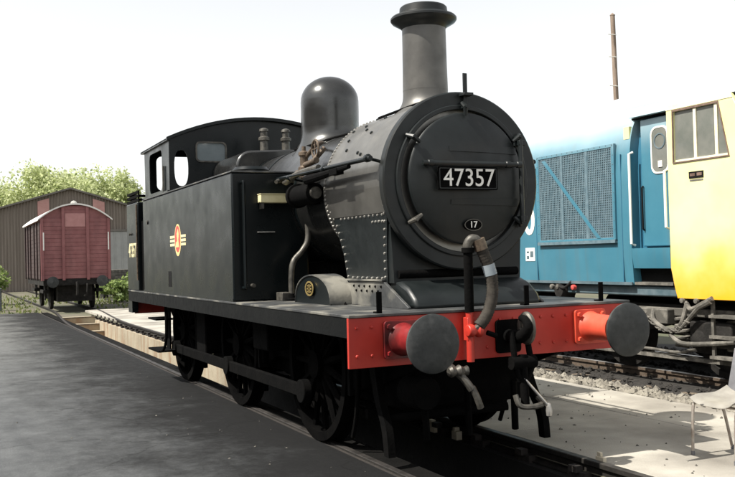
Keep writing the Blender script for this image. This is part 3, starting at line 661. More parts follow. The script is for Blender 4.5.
# side tanks
for s in (-1, 1):
    t = empty('side_tank', (s*.88, 4.5, ZF), parent=loco)
    a, b = sorted((s*1.294, s*.47))
    MB().box(a, b, 2.87, 7.33, ZF+.001, 2.575).build('shell', LB, t, bev=.018)
    a, b = sorted((s*1.30, s*.46)); MB().box(a, b, 2.862, 7.33, 2.575, 2.592).build('top_plate', 'footplate', t, bev=.004)
    a, b = sorted((s*1.299, s*1.288)); MB().box(a, b, 2.88, 7.33, ZF+.002, ZF+.03).build('bottom_angle', LB, t)
    MB().tube(smooth_path([(s*1.19, 2.868, 2.47), (s*1.19, 2.80, 2.47), (s*1.19, 2.79, 2.42), (s*1.19, 2.79, 1.9), (s*1.19, 2.79, 1.45), (s*1.19, 2.80, 1.40), (s*1.19, 2.868, 1.40)]), .017, 10).build('front_handrail', LB, t)
    if s < 0:
        MB().box(-1.02, -.71, 2.76, 2.87, 2.262, 2.345).build('lamp_shelf', 'cream_paint', t, bev=.004)
        MB().box(-1.025, -.705, 2.75, 2.87, 2.345, 2.353).build('shelf_top', 'cream_paint', t)
        MB().box(-1.01, -.98, 2.78, 2.84, 2.2, 2.262).build('shelf_hook', 'dull_metal', t)
        MB().box(-1.03, -.85, 2.835, 2.87, 1.958, 1.97).build('step_iron', 'bright_steel', t)
        MB().cyl((-1.1, 2.868, 1.42), (-1.1, 2.80, 1.42), .02, n=10).build('drain_plug', 'dull_metal', t)
        MB().tube([(-.62, 2.86, 2.50), (-.78, 2.80, 2.50), (-.86, 2.74, 2.47)], [.03, .025, .02], 10).build('tank_spout', 'dull_metal', t)
        MB().box(-1.297, -1.28, 5.60, 5.76, 1.36, 1.56).build('painted_foot_hole', 'interior_dark', t)  # proud black block, painted as the shade inside a foot hole
        # crest
        cr_ = empty('crest', (-1.297, 5.21, 1.95), parent=t)
        MB().plate('x', [(5.21+.165*math.cos(2*math.pi*k/28), 1.95+.20*math.sin(2*math.pi*k/28)) for k in range(28)], -1.2965, -1.293).build('roundel', 'crest_gold', cr_)
        MB().plate('x', [(5.21+.135*math.cos(2*math.pi*k/28), 1.965+.165*math.sin(2*math.pi*k/28)) for k in range(28)], -1.2985, -1.295).build('roundel_centre', 'crest_red', cr_)
        MB().plate('x', [(5.13, 1.86), (5.31, 1.86), (5.29, 1.92), (5.22, 1.94), (5.25, 2.03), (5.18, 2.09), (5.13, 2.02), (5.16, 1.95)], -1.3005, -1.298).build('lion_mark', 'crest_gold', cr_)
        for y0, y1 in ((4.80, 5.04), (5.38, 5.62)):
            for z0 in (1.895, 1.945, 1.995): MB().box(-1.2965, -1.293, y0, y1, z0-.016, z0+.016).build('bar', 'cream_paint', cr_)
        MB().cyl((-1.294, 7.0, 2.25), (-1.31, 7.0, 2.25), .03, n=12).build('boss', 'dull_metal', t)
    MB().lathe((s*.85, 3.6, 2.592), 'z', [(.2, 0), (.2, .07), (.21, .075), (.18, .11), (0, .125)], 24).build('filler_lid', LB, t)

# cab
cab = empty('cab', (0, 6.45, ZF), parent=loco)
def roofz(x): return 3.585-.285*(abs(x)/1.27)**2
fpoly = [(-1.27, 2.592), (-1.27, 3.27)]+[(x, roofz(x)-.02) for x in [-1.2+.2*k for k in range(13)]]+[(1.27, 3.27), (1.27, 2.592), (.68, 2.592), (.68, 2.85), (.5, 3.0), (-.5, 3.0), (-.68, 2.85), (-.68, 2.592)]
def warch(s):
    pts = [(s*(1.11+.092*abs(math.cos(a))**.75*(1 if math.cos(a) > 0 else -1)), 2.90+.235*abs(math.sin(a))**.8*(1 if math.sin(a) > 0 else -1)) for a in [2*math.pi*k/28 for k in range(28)]]
    return pts
def wrect(s): return [(s*a, b) for a, b in rrect(.52, .90, 3.0, 3.235, .05, 4)]
holes = [warch(-1), warch(1), wrect(-1), wrect(1)]
MB().plate('y', fpoly, 5.70, 5.715, holes).build('front_plate', LB, cab)
for s in (-1, 1):
    MB().plate('y', [(s*a, b) for a, b in rrect(.50, .92, 2.98, 3.255, .06, 4)], 5.685, 5.70, [wrect(s)]).build('window_frame', 'dull_metal', cab)
    MB().plate('y', wrect(s), 5.704, 5.709).build('window_pane', 'glass_grey', cab)
    # side sheet with cut-out
    hole = rrect(6.12, 6.92, 2.64, 3.19, .09, 4)
    MB().plate('x', [(5.716, 2.592), (7.24, 2.592), (7.24, 3.27), (5.716, 3.27)], s*1.255, s*1.27, [hole]).build('side_sheet', LB, cab)
    MB().cyl((s*1.285, 5.98, 2.6), (s*1.285, 5.98, 2.95), .013, n=10).build('grab_rail', 'dull_metal', cab)
    a, b = sorted((s*1.27, s*1.294)); MB().box(a, b, 5.72, 7.24, 2.592, 2.612).build('beading', LB, cab)
bpoly = [(-1.26, 2.0), (-1.27, 3.27)]+[(x, roofz(x)-.02) for x in [-1.2+.2*k for k in range(13)]]+[(1.27, 3.27), (1.26, 2.0)]
bh = [[(s*a, b) for a, b in rrect(.5, 1.1, 2.72, 3.22, .08, 4)] for s in (-1, 1)]
MB().plate('y', bpoly, 7.24, 7.255, bh).build('rear_plate', LB, cab)
rpol = [(x, roofz(x)) for x in [-1.3+.13*k for k in range(21)]]
rpol = rpol+[(x, z-.018) for x, z in reversed(rpol)]
rf = MB().plate('y', rpol, 5.66, 7.38).build('roof', LB, cab)
for s in (-1, 1): MB().box(min(s*1.3, s*1.25), max(s*1.3, s*1.25), 5.66, 7.38, 3.255, 3.278).build('gutter', LB, rf)
MB().plate('y', [(x, roofz(x)+.012) for x in [-1.31+.131*k for k in range(21)]]+[(x, roofz(x)-.03) for x in reversed([-1.31+.131*k for k in range(21)])], 5.63, 5.66).build('roof_lip', LB, rf)
for s in (-1, 1):
    MB().box(min(s*1.26, s*.5), max(s*1.26, s*.5), 7.332, 7.36, ZF, 2.575).build('door_jamb', LG, cab)
    MB().cyl((s*1.31, 7.72, 1.42), (s*1.31, 7.72, 2.55), .013, n=10).build('door_handrail', 'bronze_fitting', cab)
    MB().box(min(s*1.24, s*1.22), max(s*1.24, s*1.22), 7.36, 7.73, ZF, 2.3).build('cab_door', LG, cab)
# bunker
bk = empty('bunker', (0, 8.1, ZF), parent=loco)
MB().box(-1.294, 1.294, 7.73, 8.595, ZF+.001, 2.59).build('shell', LB, bk, bev=.015)
for z in (2.625, 2.685, 2.745):
    MB().box(-1.27, -1.25, 7.76, 8.66, z-.02, z+.02).box(1.25, 1.27, 7.76, 8.66, z-.02, z+.02).box(-1.27, 1.27, 8.64, 8.66, z-.02, z+.02).build('coal_rail', LG, bk)
for y in (7.85, 8.3): MB().box(-1.25, -1.235, y, y+.05, 2.59, 2.77).box(1.235, 1.25, y, y+.05, 2.59, 2.77).build('coal_rail_post', LG, bk)
text('47357', .30, .002, 'numerals', 'cream_paint', bk, frame((0, -1, 0), (0, 0, 1), (-1.2965, 8.17, 1.86)), .78, .004)
MB().cyl((-1.294, 8.25, 2.12), (-1.33, 8.25, 2.12), .018, n=8).build('lamp_stud', 'dull_metal', bk)
cm_ = MB()
for k in range(220): stone(cm_, (random.uniform(-1.1, 1.1), random.uniform(7.85, 8.5), 2.58+random.uniform(0, .08)), random.uniform(.04, .09))
cm_.build('coal', LG, bk, kind='stuff', ang=10)

# wheels, rods, steps, brake gear
def wheel(x, y, s):
    w_ = empty('wheel', (x, y, .70), parent=loco)
    MB().lathe((x, y, .70), 'x', [(.62, -.065), (.70, -.065), (.70, .045), (.72, .05), (.735, .065), (.62, .065)] if s < 0 else [(.62, -.065), (.735, -.065), (.72, -.05), (.70, -.045), (.70, .065), (.62, .065)], 56, close=True).build('tyre', 'wheel_black', w_)
    m = MB()
    m.lathe((x, y, .70), 'x', [(.02, -.09), (.13, -.09), (.13, .09), (.02, .09)], 24)
    for k in range(15):
        a = 2*math.pi*k/15
        m.tube([(x, y+.1*math.cos(a), .7+.1*math.sin(a)), (x, y+.63*math.cos(a), .7+.63*math.sin(a))], [.04, .028], 6)
    m.build('spokes', 'wheel_black', w_)
    pts = [(y+.62*math.cos(rad(a)), .70+.62*math.sin(rad(a))) for a in range(50, 131, 8)]
    MB().plate('x', pts, x-.05, x+.05).build('balance_weight', 'wheel_black', w_)
AX = (1.83, 4.27, 6.86)
for y in AX:
    for s in (-1, 1): wheel(s*.775, y, s)
    MB().cyl((-.7, y, .7), (.7, y, .7), .085, n=18).build('axle', LG, loco)
for s in (-1, 1):
    for y0, y1 in ((AX[0], AX[1]), (AX[1], AX[2])):
        MB().box(min(s*.93, s*.98), max(s*.93, s*.98), y0+.06, y1-.06, .40, .52).cyl((s*.915, y0, .46), (s*1.0, y0, .46), .11, n=20).build('coupling_rod', LG, loco, bev=.01)
    MB().cyl((s*.915, AX[2], .46), (s*1.0, AX[2], .46), .11, n=20).build('crank_boss', LG, loco)
    for y in AX:
        MB().plate('x', [(y-.76, .5), (y-.74, .95), (y-.68, .95), (y-.70, .72), (y-.71, .5)], s*.72, s*.83).build('brake_block', LG, loco)
        MB().box(min(s*.755, s*.795), max(s*.755, s*.795), y-.79, y-.75, .55, 1.2).build('brake_hanger', LG, loco)
    # guard irons curving down in front of the wheels
    gpth = [(s*.72, .80, .95), (s*.73, .76, .74), (s*.74, .66, .5), (s*.75, .53, .30), (s*.75, .49, .08)]
    gi = MB(); P = smooth_path(gpth, 5); vs = []; fs = []
    for i, p in enumerate(P):
        w_ = .06-.02*i/len(P)
        for dx, dy in ((-.014, -w_), (.014, -w_), (.014, w_), (-.014, w_)): vs.append((p.x+dx*2.2, p.y+dy, p.z))
    for i in range(len(P)-1):
        for k in range(4): fs.append((i*4+k, i*4+(k+1) % 4, i*4+4+(k+1) % 4, i*4+4+k))
    fs += [(0, 1, 2, 3), tuple((len(P)-1)*4+k for k in (3, 2, 1, 0))]
    gi.add(vs, fs).build('guard_iron', LG, loco)
    # sand boxes and pipes
    MB().box(min(s*.66, s*1.0), max(s*.66, s*1.0), 2.72, 3.2, .75, 1.22).build('sand_box', LG, loco, bev=.02)
    MB().tube(smooth_path([(s*.78, 1.05, 1.2), (s*.78, 1.02, .7), (s*.76, 1.1, .35), (s*.755, 1.2, .12)]), .02, 8).build('sanding_pipe', LG, loco)
    # cab steps
    sp_ = empty('cab_step', (s*1.2, 7.1, .4), parent=loco)
    a, b = sorted((s*1.24, s*1.0))
    MB().plate('x', [(6.86, 1.1), (7.12, 1.1), (7.10, .42), (6.90, .42)], s*1.02, s*1.04).build('hanger', LG, sp_)
    for z, y0, y1 in ((.42, 6.72, 7.40), (.86, 6.84, 7.38)):
        MB().box(a, b, y0, y1, z, z+.025).build('tread', LG, sp_)
    MB().tube(smooth_path([(s*1.2, 6.4, 1.1), (s*1.2, 6.38, .85), (s*1.2, 6.42, .6), (s*1.2, 6.62, .46), (s*1.2, 6.95, .42)]), .02, 8).build('steam_heat_hose', LG, loco)
MB().box(-.6, .6, .55, 1.5, .42, 1.2).build('cylinder_block', LG, loco, bev=.03)
MB().box(-.55, .55, 4.75, 6.4, .28, 1.2).build('ashpan', LG, loco)
MB().box(-.56, .56, 2.2, 3.9, .45, 1.2).build('motion_plate', LG, loco)
MB().box(-.56, .56, 7.1, 8.4, .42, 1.2).build('drag_box', LG, loco)
for s in (-1, 1):
    for y in AX:
        MB().box(min(s*.64, s*.70), max(s*.64, s*.70), y-.5, y+.5, .2, .32).build('leaf_spring', LG, loco, bev=.01)
    MB().cyl((s*.3, 1.3, .28), (s*.3, 7.2, .28), .03, n=8).build('brake_pull_rod', LG, loco)
    MB().box(min(s*.64, s*.95), max(s*.64, s*.95), 5.3, 5.75, .5, 1.2).build('sand_box', LG, loco, bev=.02)
MB().box(-.7, .7, 1.0, 1.06, .30, .38).build('brake_cross_beam', LG, loco)
MB().cyl((-.72, .62, .36), (.25, .30, .42), .035, n=10).build('brake_shaft', LG, loco)
for x in (-.5, -.1, .35): MB().cyl((x, .35, .62), (x+.05, .42, .2), .03, n=8).build('drain_cock_pipe', LG, loco)
MB().lathe((-.62, 0, .62), 'y', [(.12, .08), (.13, .1), (.13, .34), (0, .34)], 20).build('drain_reservoir', LG, loco)

# vacuum standpipe and hose
vp = empty('vacuum_pipe', (-.3, -.08, .9), parent=loco)
MB().cyl((-.315, -.07, .86), (-.315, -.07, 1.24), .03, n=14).build('lower_pipe', 'beam_red', vp)
MB().cyl((-.315, -.07, 1.24), (-.32, -.08, 1.70), .036, n=16).lathe((-.32, -.08, 0), 'z', [(.036, 1.69), (.05, 1.695), (.05, 1.73), (.036, 1.735)], 16).build('standpipe', LG, vp)
MB().tube(smooth_path([(-.32, -.08, 1.70), (-.322, -.085, 1.755), (-.30, -.10, 1.795), (-.262, -.11, 1.79), (-.235, -.115, 1.745)], 6), .038, 14).build('swan_neck', 'dull_metal', vp)
hp = smooth_path([(-.238, -.115, 1.765), (-.20, -.12, 1.67), (-.155, -.13, 1.55), (-.14, -.13, 1.42), (-.16, -.13, 1.30), (-.205, -.125, 1.20), (-.262, -.115, 1.13)], 10)
MB().tube(hp, [.045+(.0035 if i % 2 else -.0015) for i in range(len(hp))], 16).build('hose', 'hose_rubber', vp, ang=80)
MB().tube([Vector((-.172, -.127, 1.60)), Vector((-.15, -.13, 1.52))], .0505, 16).build('hose_tag', 'drum_grey', vp)
MB().tube([Vector((-.25, -.115, 1.795)), Vector((-.222, -.118, 1.715))], .052, 16).build('hose_clip', 'bronze_fitting', vp)
MB().lathe((-.29, -.10, 1.10), 'x', [(.0, -.07), (.045, -.065), (.05, -.03), (.038, 0), (.055, .02), (.055, .05), (.03, .06)], 14).box(-.345, -.285, -.09, -.02, 1.02, 1.2).build('hose_plug', 'beam_red', vp, bev=.006)
MB().cyl((-.345, -.105, 1.09), (-.25, -.13, 1.14), .022, n=10).build('plug_clip', 'dull_metal', vp)
MB().cyl((-.2, -.13, 1.08), (-.12, -.14, 1.05), .02, n=8).build('hose_cock', LG, vp)
# steam heat cock under beam
MB().tube(smooth_path([(-.50, -.05, .84), (-.46, -.08, .80), (-.41, -.12, .74), (-.36, -.15, .66)]), [.03]*19, 10).lathe((-.44, -.1, .80), 'x', [(.03, -.09), (.045, -.07), (.03, -.03), (.05, 0), (.03, .04), (.04, .07), (0, .08)], 12).build('steam_heat_cock', 'dull_metal', loco)
MB().tube(smooth_path([(-.36, -.15, .68), (-.33, -.17, .6), (-.3, -.17, .52)]), .026, 10).build('steam_heat_elbow', 'dull_metal', loco)

# draw hook and screw coupling
dh = empty('draw_hook', (.07, -.05, 1.0), parent=loco)
MB().plate('y', rrect(-.045, .185, .90, 1.16, .03), -.02, -.0005).build('hook_plate', LG, dh)
hk = smooth_path([(.07, .0, 1.03), (.07, -.12, 1.03), (.07, -.22, 1.05), (.07, -.285, 1.11), (.07, -.25, 1.17), (.07, -.19, 1.18)], 6)
MB().tube(hk, [.055]*10+[.05-.0013*i for i in range(len(hk)-10)], 12).build('hook', LG, dh)
MB().tube([(.115+.0*a, -.20+.075*math.cos(a), 1.10+.10*math.sin(a)) for a in [2*math.pi*k/24 for k in range(25)]], .03, 10).build('shackle', 'dull_metal', dh)
lk = MB()
for x in (.0, .14): lk.tube(smooth_path([(x, -.16, 1.08), (x-.005, -.19, .95), (x+.01, -.20, .80), (.045 if x < .05 else .095, -.2, .70)]), .024, 10)
lk.build('link', LG, dh)
MB().cyl((-.04, -.2, .84), (.18, -.2, .84), .05, n=14).cyl((.07, -.2, .90), (.07, -.22, .52), .034, n=14).build('screw', LG, dh)
MB().tube(smooth_path([(-.02, -.22, .60), (.0, -.25, .52), (.1, -.27, .505), (.2, -.26, .52), (.2, -.2, .56)]), .022, 8).build('bottom_shackle', 'dull_metal', dh)
MB().cyl((.06, -.23, .72), (.23, -.30, .50), .011, n=8).lathe((.23, -.30, .47), 'z', [(0, -.05), (.022, -.04), (.026, 0), (.015, .05), (0, .06)], 10).build('tommy_bar', 'bright_steel', dh)
MB().lathe((.07, 0, .83), 'z', [(.07, -.04), (.085, 0), (.07, .05)], 16).build('screw_boss', LG, dh) if 0 else None
# pale wooden keys lying on the ledge beside the right-hand rail
for i, (y, l, lab) in enumerate(((2.33, .085, 'larger pale wooden block on the pit ledge under the buffer beam'), (1.84, .05, 'smaller pale wooden block on the pit ledge under the buffer beam'), (-.17, .05, 'pale wooden block beside the right rail at the front edge of the picture'))):
    x0, x1, z0 = (.625, .69, -.159) if i < 2 else (.80, .832, -.06)
    b_ = MB().box(x0, x1, y-l, y+l, z0, z0+.085).box(x0+.004, x1-.004, y-l*.2, y+l*.7, z0+.085, z0+.12)
    b_.build('wooden_block', 'pale_timber', bev=.004, label=lab, category='block', group='wooden blocks by the right rail')

# ================================================================== THE BLUE DIESEL
dl = empty('diesel_locomotive', (DX, 10, .06), 'blue diesel locomotive with yellow cab on the neighbouring track', 'locomotive')
WB = 1.35
def sect(z0, z1, inset=0, w_=WB):
    prof = ((1.6, .0), (2.2, .0), (2.7, .0), (3.0, .018), (3.15, .04), (3.28, .075), (3.40, .13), (3.5, .20), (3.6, .31))
    pts = [(z0, .025 if z0 < 1.6 else 0)]+[(z, d) for z, d in prof if z0 < z < z1]
    dl_ = [d for z, d in prof if z <= z1+.001]; pts.append((z1, max(dl_[-1] if dl_ else 0, 0)))
    return [(DX-(w_-d-inset), z) for z, d in pts]+[(DX+(w_-d), z) for z, d in reversed(pts)]
Y0, YC, YD, YE = 1.0, 2.58, 3.27, 19.5
ZC = 3.42
body = empty('body', (DX, 11, 1.2), parent=dl)
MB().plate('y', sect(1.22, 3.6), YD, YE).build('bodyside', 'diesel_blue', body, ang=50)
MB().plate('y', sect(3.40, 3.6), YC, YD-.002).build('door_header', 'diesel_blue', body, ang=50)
# door bay: inset leaf, sill, step recess
MB().plate('y', sect(1.70, 3.40, .14), YC, YD-.002).build('door_bay', 'diesel_blue_dark', body)
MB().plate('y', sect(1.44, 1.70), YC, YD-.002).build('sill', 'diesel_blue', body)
MB().plate('y', sect(1.22, 1.44, .13), YC, YD-.002).build('step_recess', 'interior_dark', body)
MB().box(DX-WB+.03, DX-WB+.16, YC, YD-.002, 1.225, 1.26).build('step_ledge', 'dusty_grey', body)
XS = DX-WB
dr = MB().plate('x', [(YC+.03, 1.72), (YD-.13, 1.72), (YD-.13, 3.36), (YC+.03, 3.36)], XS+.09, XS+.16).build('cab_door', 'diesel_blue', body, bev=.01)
dwin = rrect(2.66, 2.93, 2.66, 3.22, .09)
MB().plate('x', rrect(2.64, 2.95, 2.64, 3.24, .10), XS+.078, XS+.09, [dwin]).build('window_rim', 'diesel_cream', dr)
MB().plate('x', dwin, XS+.083, XS+.088).build('window_pane', 'cab_glass', dr)
MB().lathe((XS+.082, 2.79, 3.05), 'x', [(.085, 0), (.1, 0), (.1, -.006), (.085, -.006)], 24, close=True).build('wiper_disc', 'solebar_blue', dr)
MB().box(XS+.074, XS+.082, 2.75, 2.82, 2.72, 2.80).build('sticker', 'diesel_cream', dr)
MB().tube([(XS+.08, YD-.16, 2.5), (XS+.06, YD-.16, 2.48), (XS+.06, YD-.16, 1.95), (XS+.08, YD-.16, 1.93)], .012, 8).build('door_handle', 'interior_dark', dr)
for yy, z0, z1 in ((3.235, 1.76, 2.93), (2.60, 1.95, 2.65)):
    MB().tube([(XS+.03, yy, z0-.02), (XS-.03, yy, z0), (XS-.03, yy, z1), (XS+.03, yy, z1+.02)], .018, 10).build('handrail', 'diesel_cream', body)
MB().plate('x', [(YD+.02, 3.14), (YD+.13, 3.14), (YD+.13, 3.30), (YD+.02, 3.30)], XS+.034, XS+.08).build('yellow_patch', 'diesel_yellow', body)
# roof
def roofsect(w_, z0, dz=0):
    return [(DX-w_, z0), (DX-w_+.02, z0+.06), (DX-w_+.10, 3.60+dz), (DX-w_+.28, 3.76+dz), (DX-w_+.6, 3.89+dz), (DX-.35, 3.96+dz), (DX+.35, 3.96+dz), (DX+w_-.6, 3.89+dz), (DX+w_-.28, 3.76+dz), (DX+w_-.10, 3.60+dz), (DX+w_-.02, z0+.06), (DX+w_, z0)]
def bodyroof(e=0):
    h = [(WB-.31, 3.601), (WB-.44, 3.70), (WB-.62, 3.80), (WB-.85, 3.89), (.25, 3.95)]
    return [(DX-a-e, z+e) for a, z in h]+[(DX+a+e, z+e) for a, z in reversed(h)]
MB().plate('y', bodyroof(), YC, YE).build('roof', 'diesel_roof', body, ang=50)
MB().plate('y', [(DX-WB+.10, 3.375), (DX-WB+.085, 3.40), (DX-WB+.12, 3.41)], YC, YD+.03).build('rain_strip', 'interior_dark', body)
# grille
gr = empty('grille', (XS, 4.41, 2.46), parent=dl)
gy0, gy1, gz0, gz1 = 3.57, 5.25, 1.83, 3.08
def xs_at(z): return DX-(WB-max(0, z-2.6)*.035)
MB().box(XS-.004, XS+.03, gy0, gy1, gz0, gz1).build('backing', 'interior_dark', gr)
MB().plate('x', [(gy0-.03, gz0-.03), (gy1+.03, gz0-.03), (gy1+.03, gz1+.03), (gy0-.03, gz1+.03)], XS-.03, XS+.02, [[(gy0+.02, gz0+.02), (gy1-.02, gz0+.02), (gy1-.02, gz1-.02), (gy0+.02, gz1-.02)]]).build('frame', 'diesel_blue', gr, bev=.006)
MB().box(XS-.045, XS-.0, gy0-.03, gy1+.03, gz0-.05, gz0-.005).build('bottom_lip', 'grille_blue', gr)
sm = MB()
n = 38
for k in range(n):
    z = gz0+.03+(gz1-gz0-.06)*k/(n-1); sm.box(XS-.018, XS-.006, gy0+.02, gy1-.02, z-.0085, z+.0085)
for k in range(44):
    y = gy0+.03+(gy1-gy0-.06)*k/43; sm.box(XS-.0225, XS-.0185, y-.009, y+.009, gz0+.02, gz1-.02)
sm.build('mesh_bars', 'grille_blue', gr, kind='stuff')
for yy in (4.12, 4.68): MB().box(XS-.028, XS-.0235, yy-.025, yy+.025, gz0+.02, gz1-.02).build('divider', 'grille_blue', gr)
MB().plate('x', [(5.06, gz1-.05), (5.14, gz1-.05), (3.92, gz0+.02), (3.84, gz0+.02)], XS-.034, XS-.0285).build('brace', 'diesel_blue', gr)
bl = MB()
for k in range(15):
    y = gy0-.0+(gy1-gy0)*k/14
    for z in (gz0-.012, gz1+.012): bl.rivet((XS-.03, y, z), (-1, 0, 0), .009, .006)
for k in range(11):
    z = gz0+(gz1-gz0)*k/10
    for y in (gy0-.012, gy1+.012): bl.rivet((XS-.03, y, z), (-1, 0, 0), .009, .006)
bl.build('bolts', 'grille_blue', gr, kind='stuff')
for y in (3.44, 5.36, 7.2, 9.1): MB().box(XS-.004, XS+.01, y-.006, y+.006, 1.26, 2.95).build('panel_seam', 'diesel_blue_dark', body)
MB().box(XS-.012, XS+.01, YD, 12, 1.222, 1.26).build('skirt_lip', 'solebar_blue', body)
# bodyside numerals and panel
text('0', .62, .002, 'numeral', 'white_paint', body, frame((0, -1, 0), (0, 0, 1), (XS-.004, 5.54, 2.15)), .95, .014)
text('5', .62, .002, 'numeral', 'white_paint', body, frame((0, -1, 0), (0, 0, 1), (XS-.004, 5.95, 2.15)), .95, .014)
dp = MB().box(XS-.002, XS+.02, 5.42, 5.66, 1.55, 1.75).build('data_panel', 'white_paint', body)
MB().box(XS-.004, XS-.001, 5.46, 5.54, 1.61, 1.70).box(XS-.004, XS-.001, 5.57, 5.63, 1.58, 1.63).box(XS-.004, XS-.001, 5.57, 5.63, 1.67, 1.70).build('panel_marks', 'solebar_blue', dp)
# yellow cab
cb = empty('cab', (DX, 1.9, 1.1), parent=dl)
swin = [(1.60, 2.74), (2.46, 2.74), (2.45, 3.36), (1.74, 3.36)]
side = [(YC-.10, 1.07), (YC-.06, 1.2), (YC-.003, 1.45), (YC-.003, ZC+.03), (1.55, ZC+.03), (1.13, 2.62), (1.06, 2.4), (1.04, 1.6), (1.12, 1.07)]
for s in (-1, 1):
    xa, xb = (DX+s*WB, DX+s*(WB-.05))
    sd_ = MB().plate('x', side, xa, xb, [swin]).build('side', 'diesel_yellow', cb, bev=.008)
    MB().plate('x', [(YC-.003, ZC-.03), (YC-.003, ZC+.03), (1.55, ZC+.03), (1.52, ZC-.03)], xa+s*.006, xa+s*.001).build('cantrail', 'window_cream', sd_)
    MB().plate('x', [(1.585, 2.725), (2.48, 2.725), (2.47, 3.38), (1.73, 3.38)], xa+s*.012, xa+s*.001, [swin]).build('window_frame', 'window_brown' if s < 0 else 'window_cream', sd_)
    MB().plate('x', swin, xa-s*.02, xa-s*.026).build('window_pane', 'cab_glass', sd_)
    for ya in (2.11, 1.78): MB().box(min(xa-s*.002, xa-s*.018), max(xa-s*.002, xa-s*.018), ya-.022, ya+.022, 2.741, 3.358).build('window_bar', 'window_cream', sd_)
    MB().box(min(xa-s*.003, xa-s*.018), max(xa-s*.003, xa-s*.018), 1.62, 2.44, 2.742, 2.765).build('window_sill', 'window_cream', sd_)
    pl_ = MB().box(min(xa+s*.001, xa+s*.008), max(xa+s*.001, xa+s*.008), 1.99, 2.22, 2.52, 2.60).build('builder_plate', 'interior_dark', sd_)
    MB().box(min(xa+s*.009, xa+s*.011), max(xa+s*.009, xa+s*.011), 2.01, 2.09, 2.545, 2.58).box(min(xa+s*.009, xa+s*.011), max(xa+s*.009, xa+s*.011), 2.12, 2.2, 2.545, 2.58).build('plate_mark', 'window_brown', pl_)
    MB().box(min(xa+s*.001, xa+s*.004), max(xa+s*.001, xa+s*.004), 2.0, 2.21, 2.485, 2.505).build('plate_lettering', 'dusty_grey', pl_)
fpx = [(DX-WB+.05, 1.08), (DX-WB+.05, 2.55), (DX+WB-.05, 2.55), (DX+WB-.05, 1.08)]
MB().plate('y', fpx, 1.02, 1.10).build('nose', 'diesel_yellow', cb, bev=.02)
# raked windscreen surround, built in its own plane
ws = MB()
def wsP(x, t, d): return (x, 1.10+.42*t+d, 2.55+.86*t)
fr = []
for (x0, x1, t0, t1) in ((-WB+.05, WB-.05, 0, .1), (-WB+.05, WB-.05, .9, 1), (-WB+.05, -WB+.2, .1, .9), (WB-.2, WB-.05, .1, .9), (-.08, .08, .1, .9)):
    vs = [wsP(DX+x, t, d) for d in (0, .06) for t in (t0, t1) for x in (x0, x1)]
    ws.add(vs, [(0, 1, 3, 2), (4, 6, 7, 5), (0, 4, 5, 1), (2, 3, 7, 6), (0, 2, 6, 4), (1, 5, 7, 3)])
wf = ws.build('windscreen_frame', 'diesel_cream', cb)
for x0, x1 in ((-WB+.2, -.08), (.08, WB-.2)):
    MB().add([wsP(DX+x0, .1, .03), wsP(DX+x1, .1, .03), wsP(DX+x1, .9, .03), wsP(DX+x0, .9, .03), wsP(DX+x0, .1, .036), wsP(DX+x1, .1, .036), wsP(DX+x1, .9, .036), wsP(DX+x0, .9, .036)], [(0, 1, 2, 3), (7, 6, 5, 4)]).build('windscreen', 'glass_grey', wf)
MB().plate('y', roofsect(WB-.02, ZC+.031), 1.50, YC-.001).build('cab_roof', 'diesel_roof', cb, ang=40)
MB().box(DX-1.2, DX+1.2, 1.15, YC, 1.08, 1.16).build('cab_floor', 'interior_dark', cb)
MB().box(DX-.6, DX+.6, 1.2, 1.6, 1.16, 2.3).build('driving_desk', 'bogie_grime', cb)
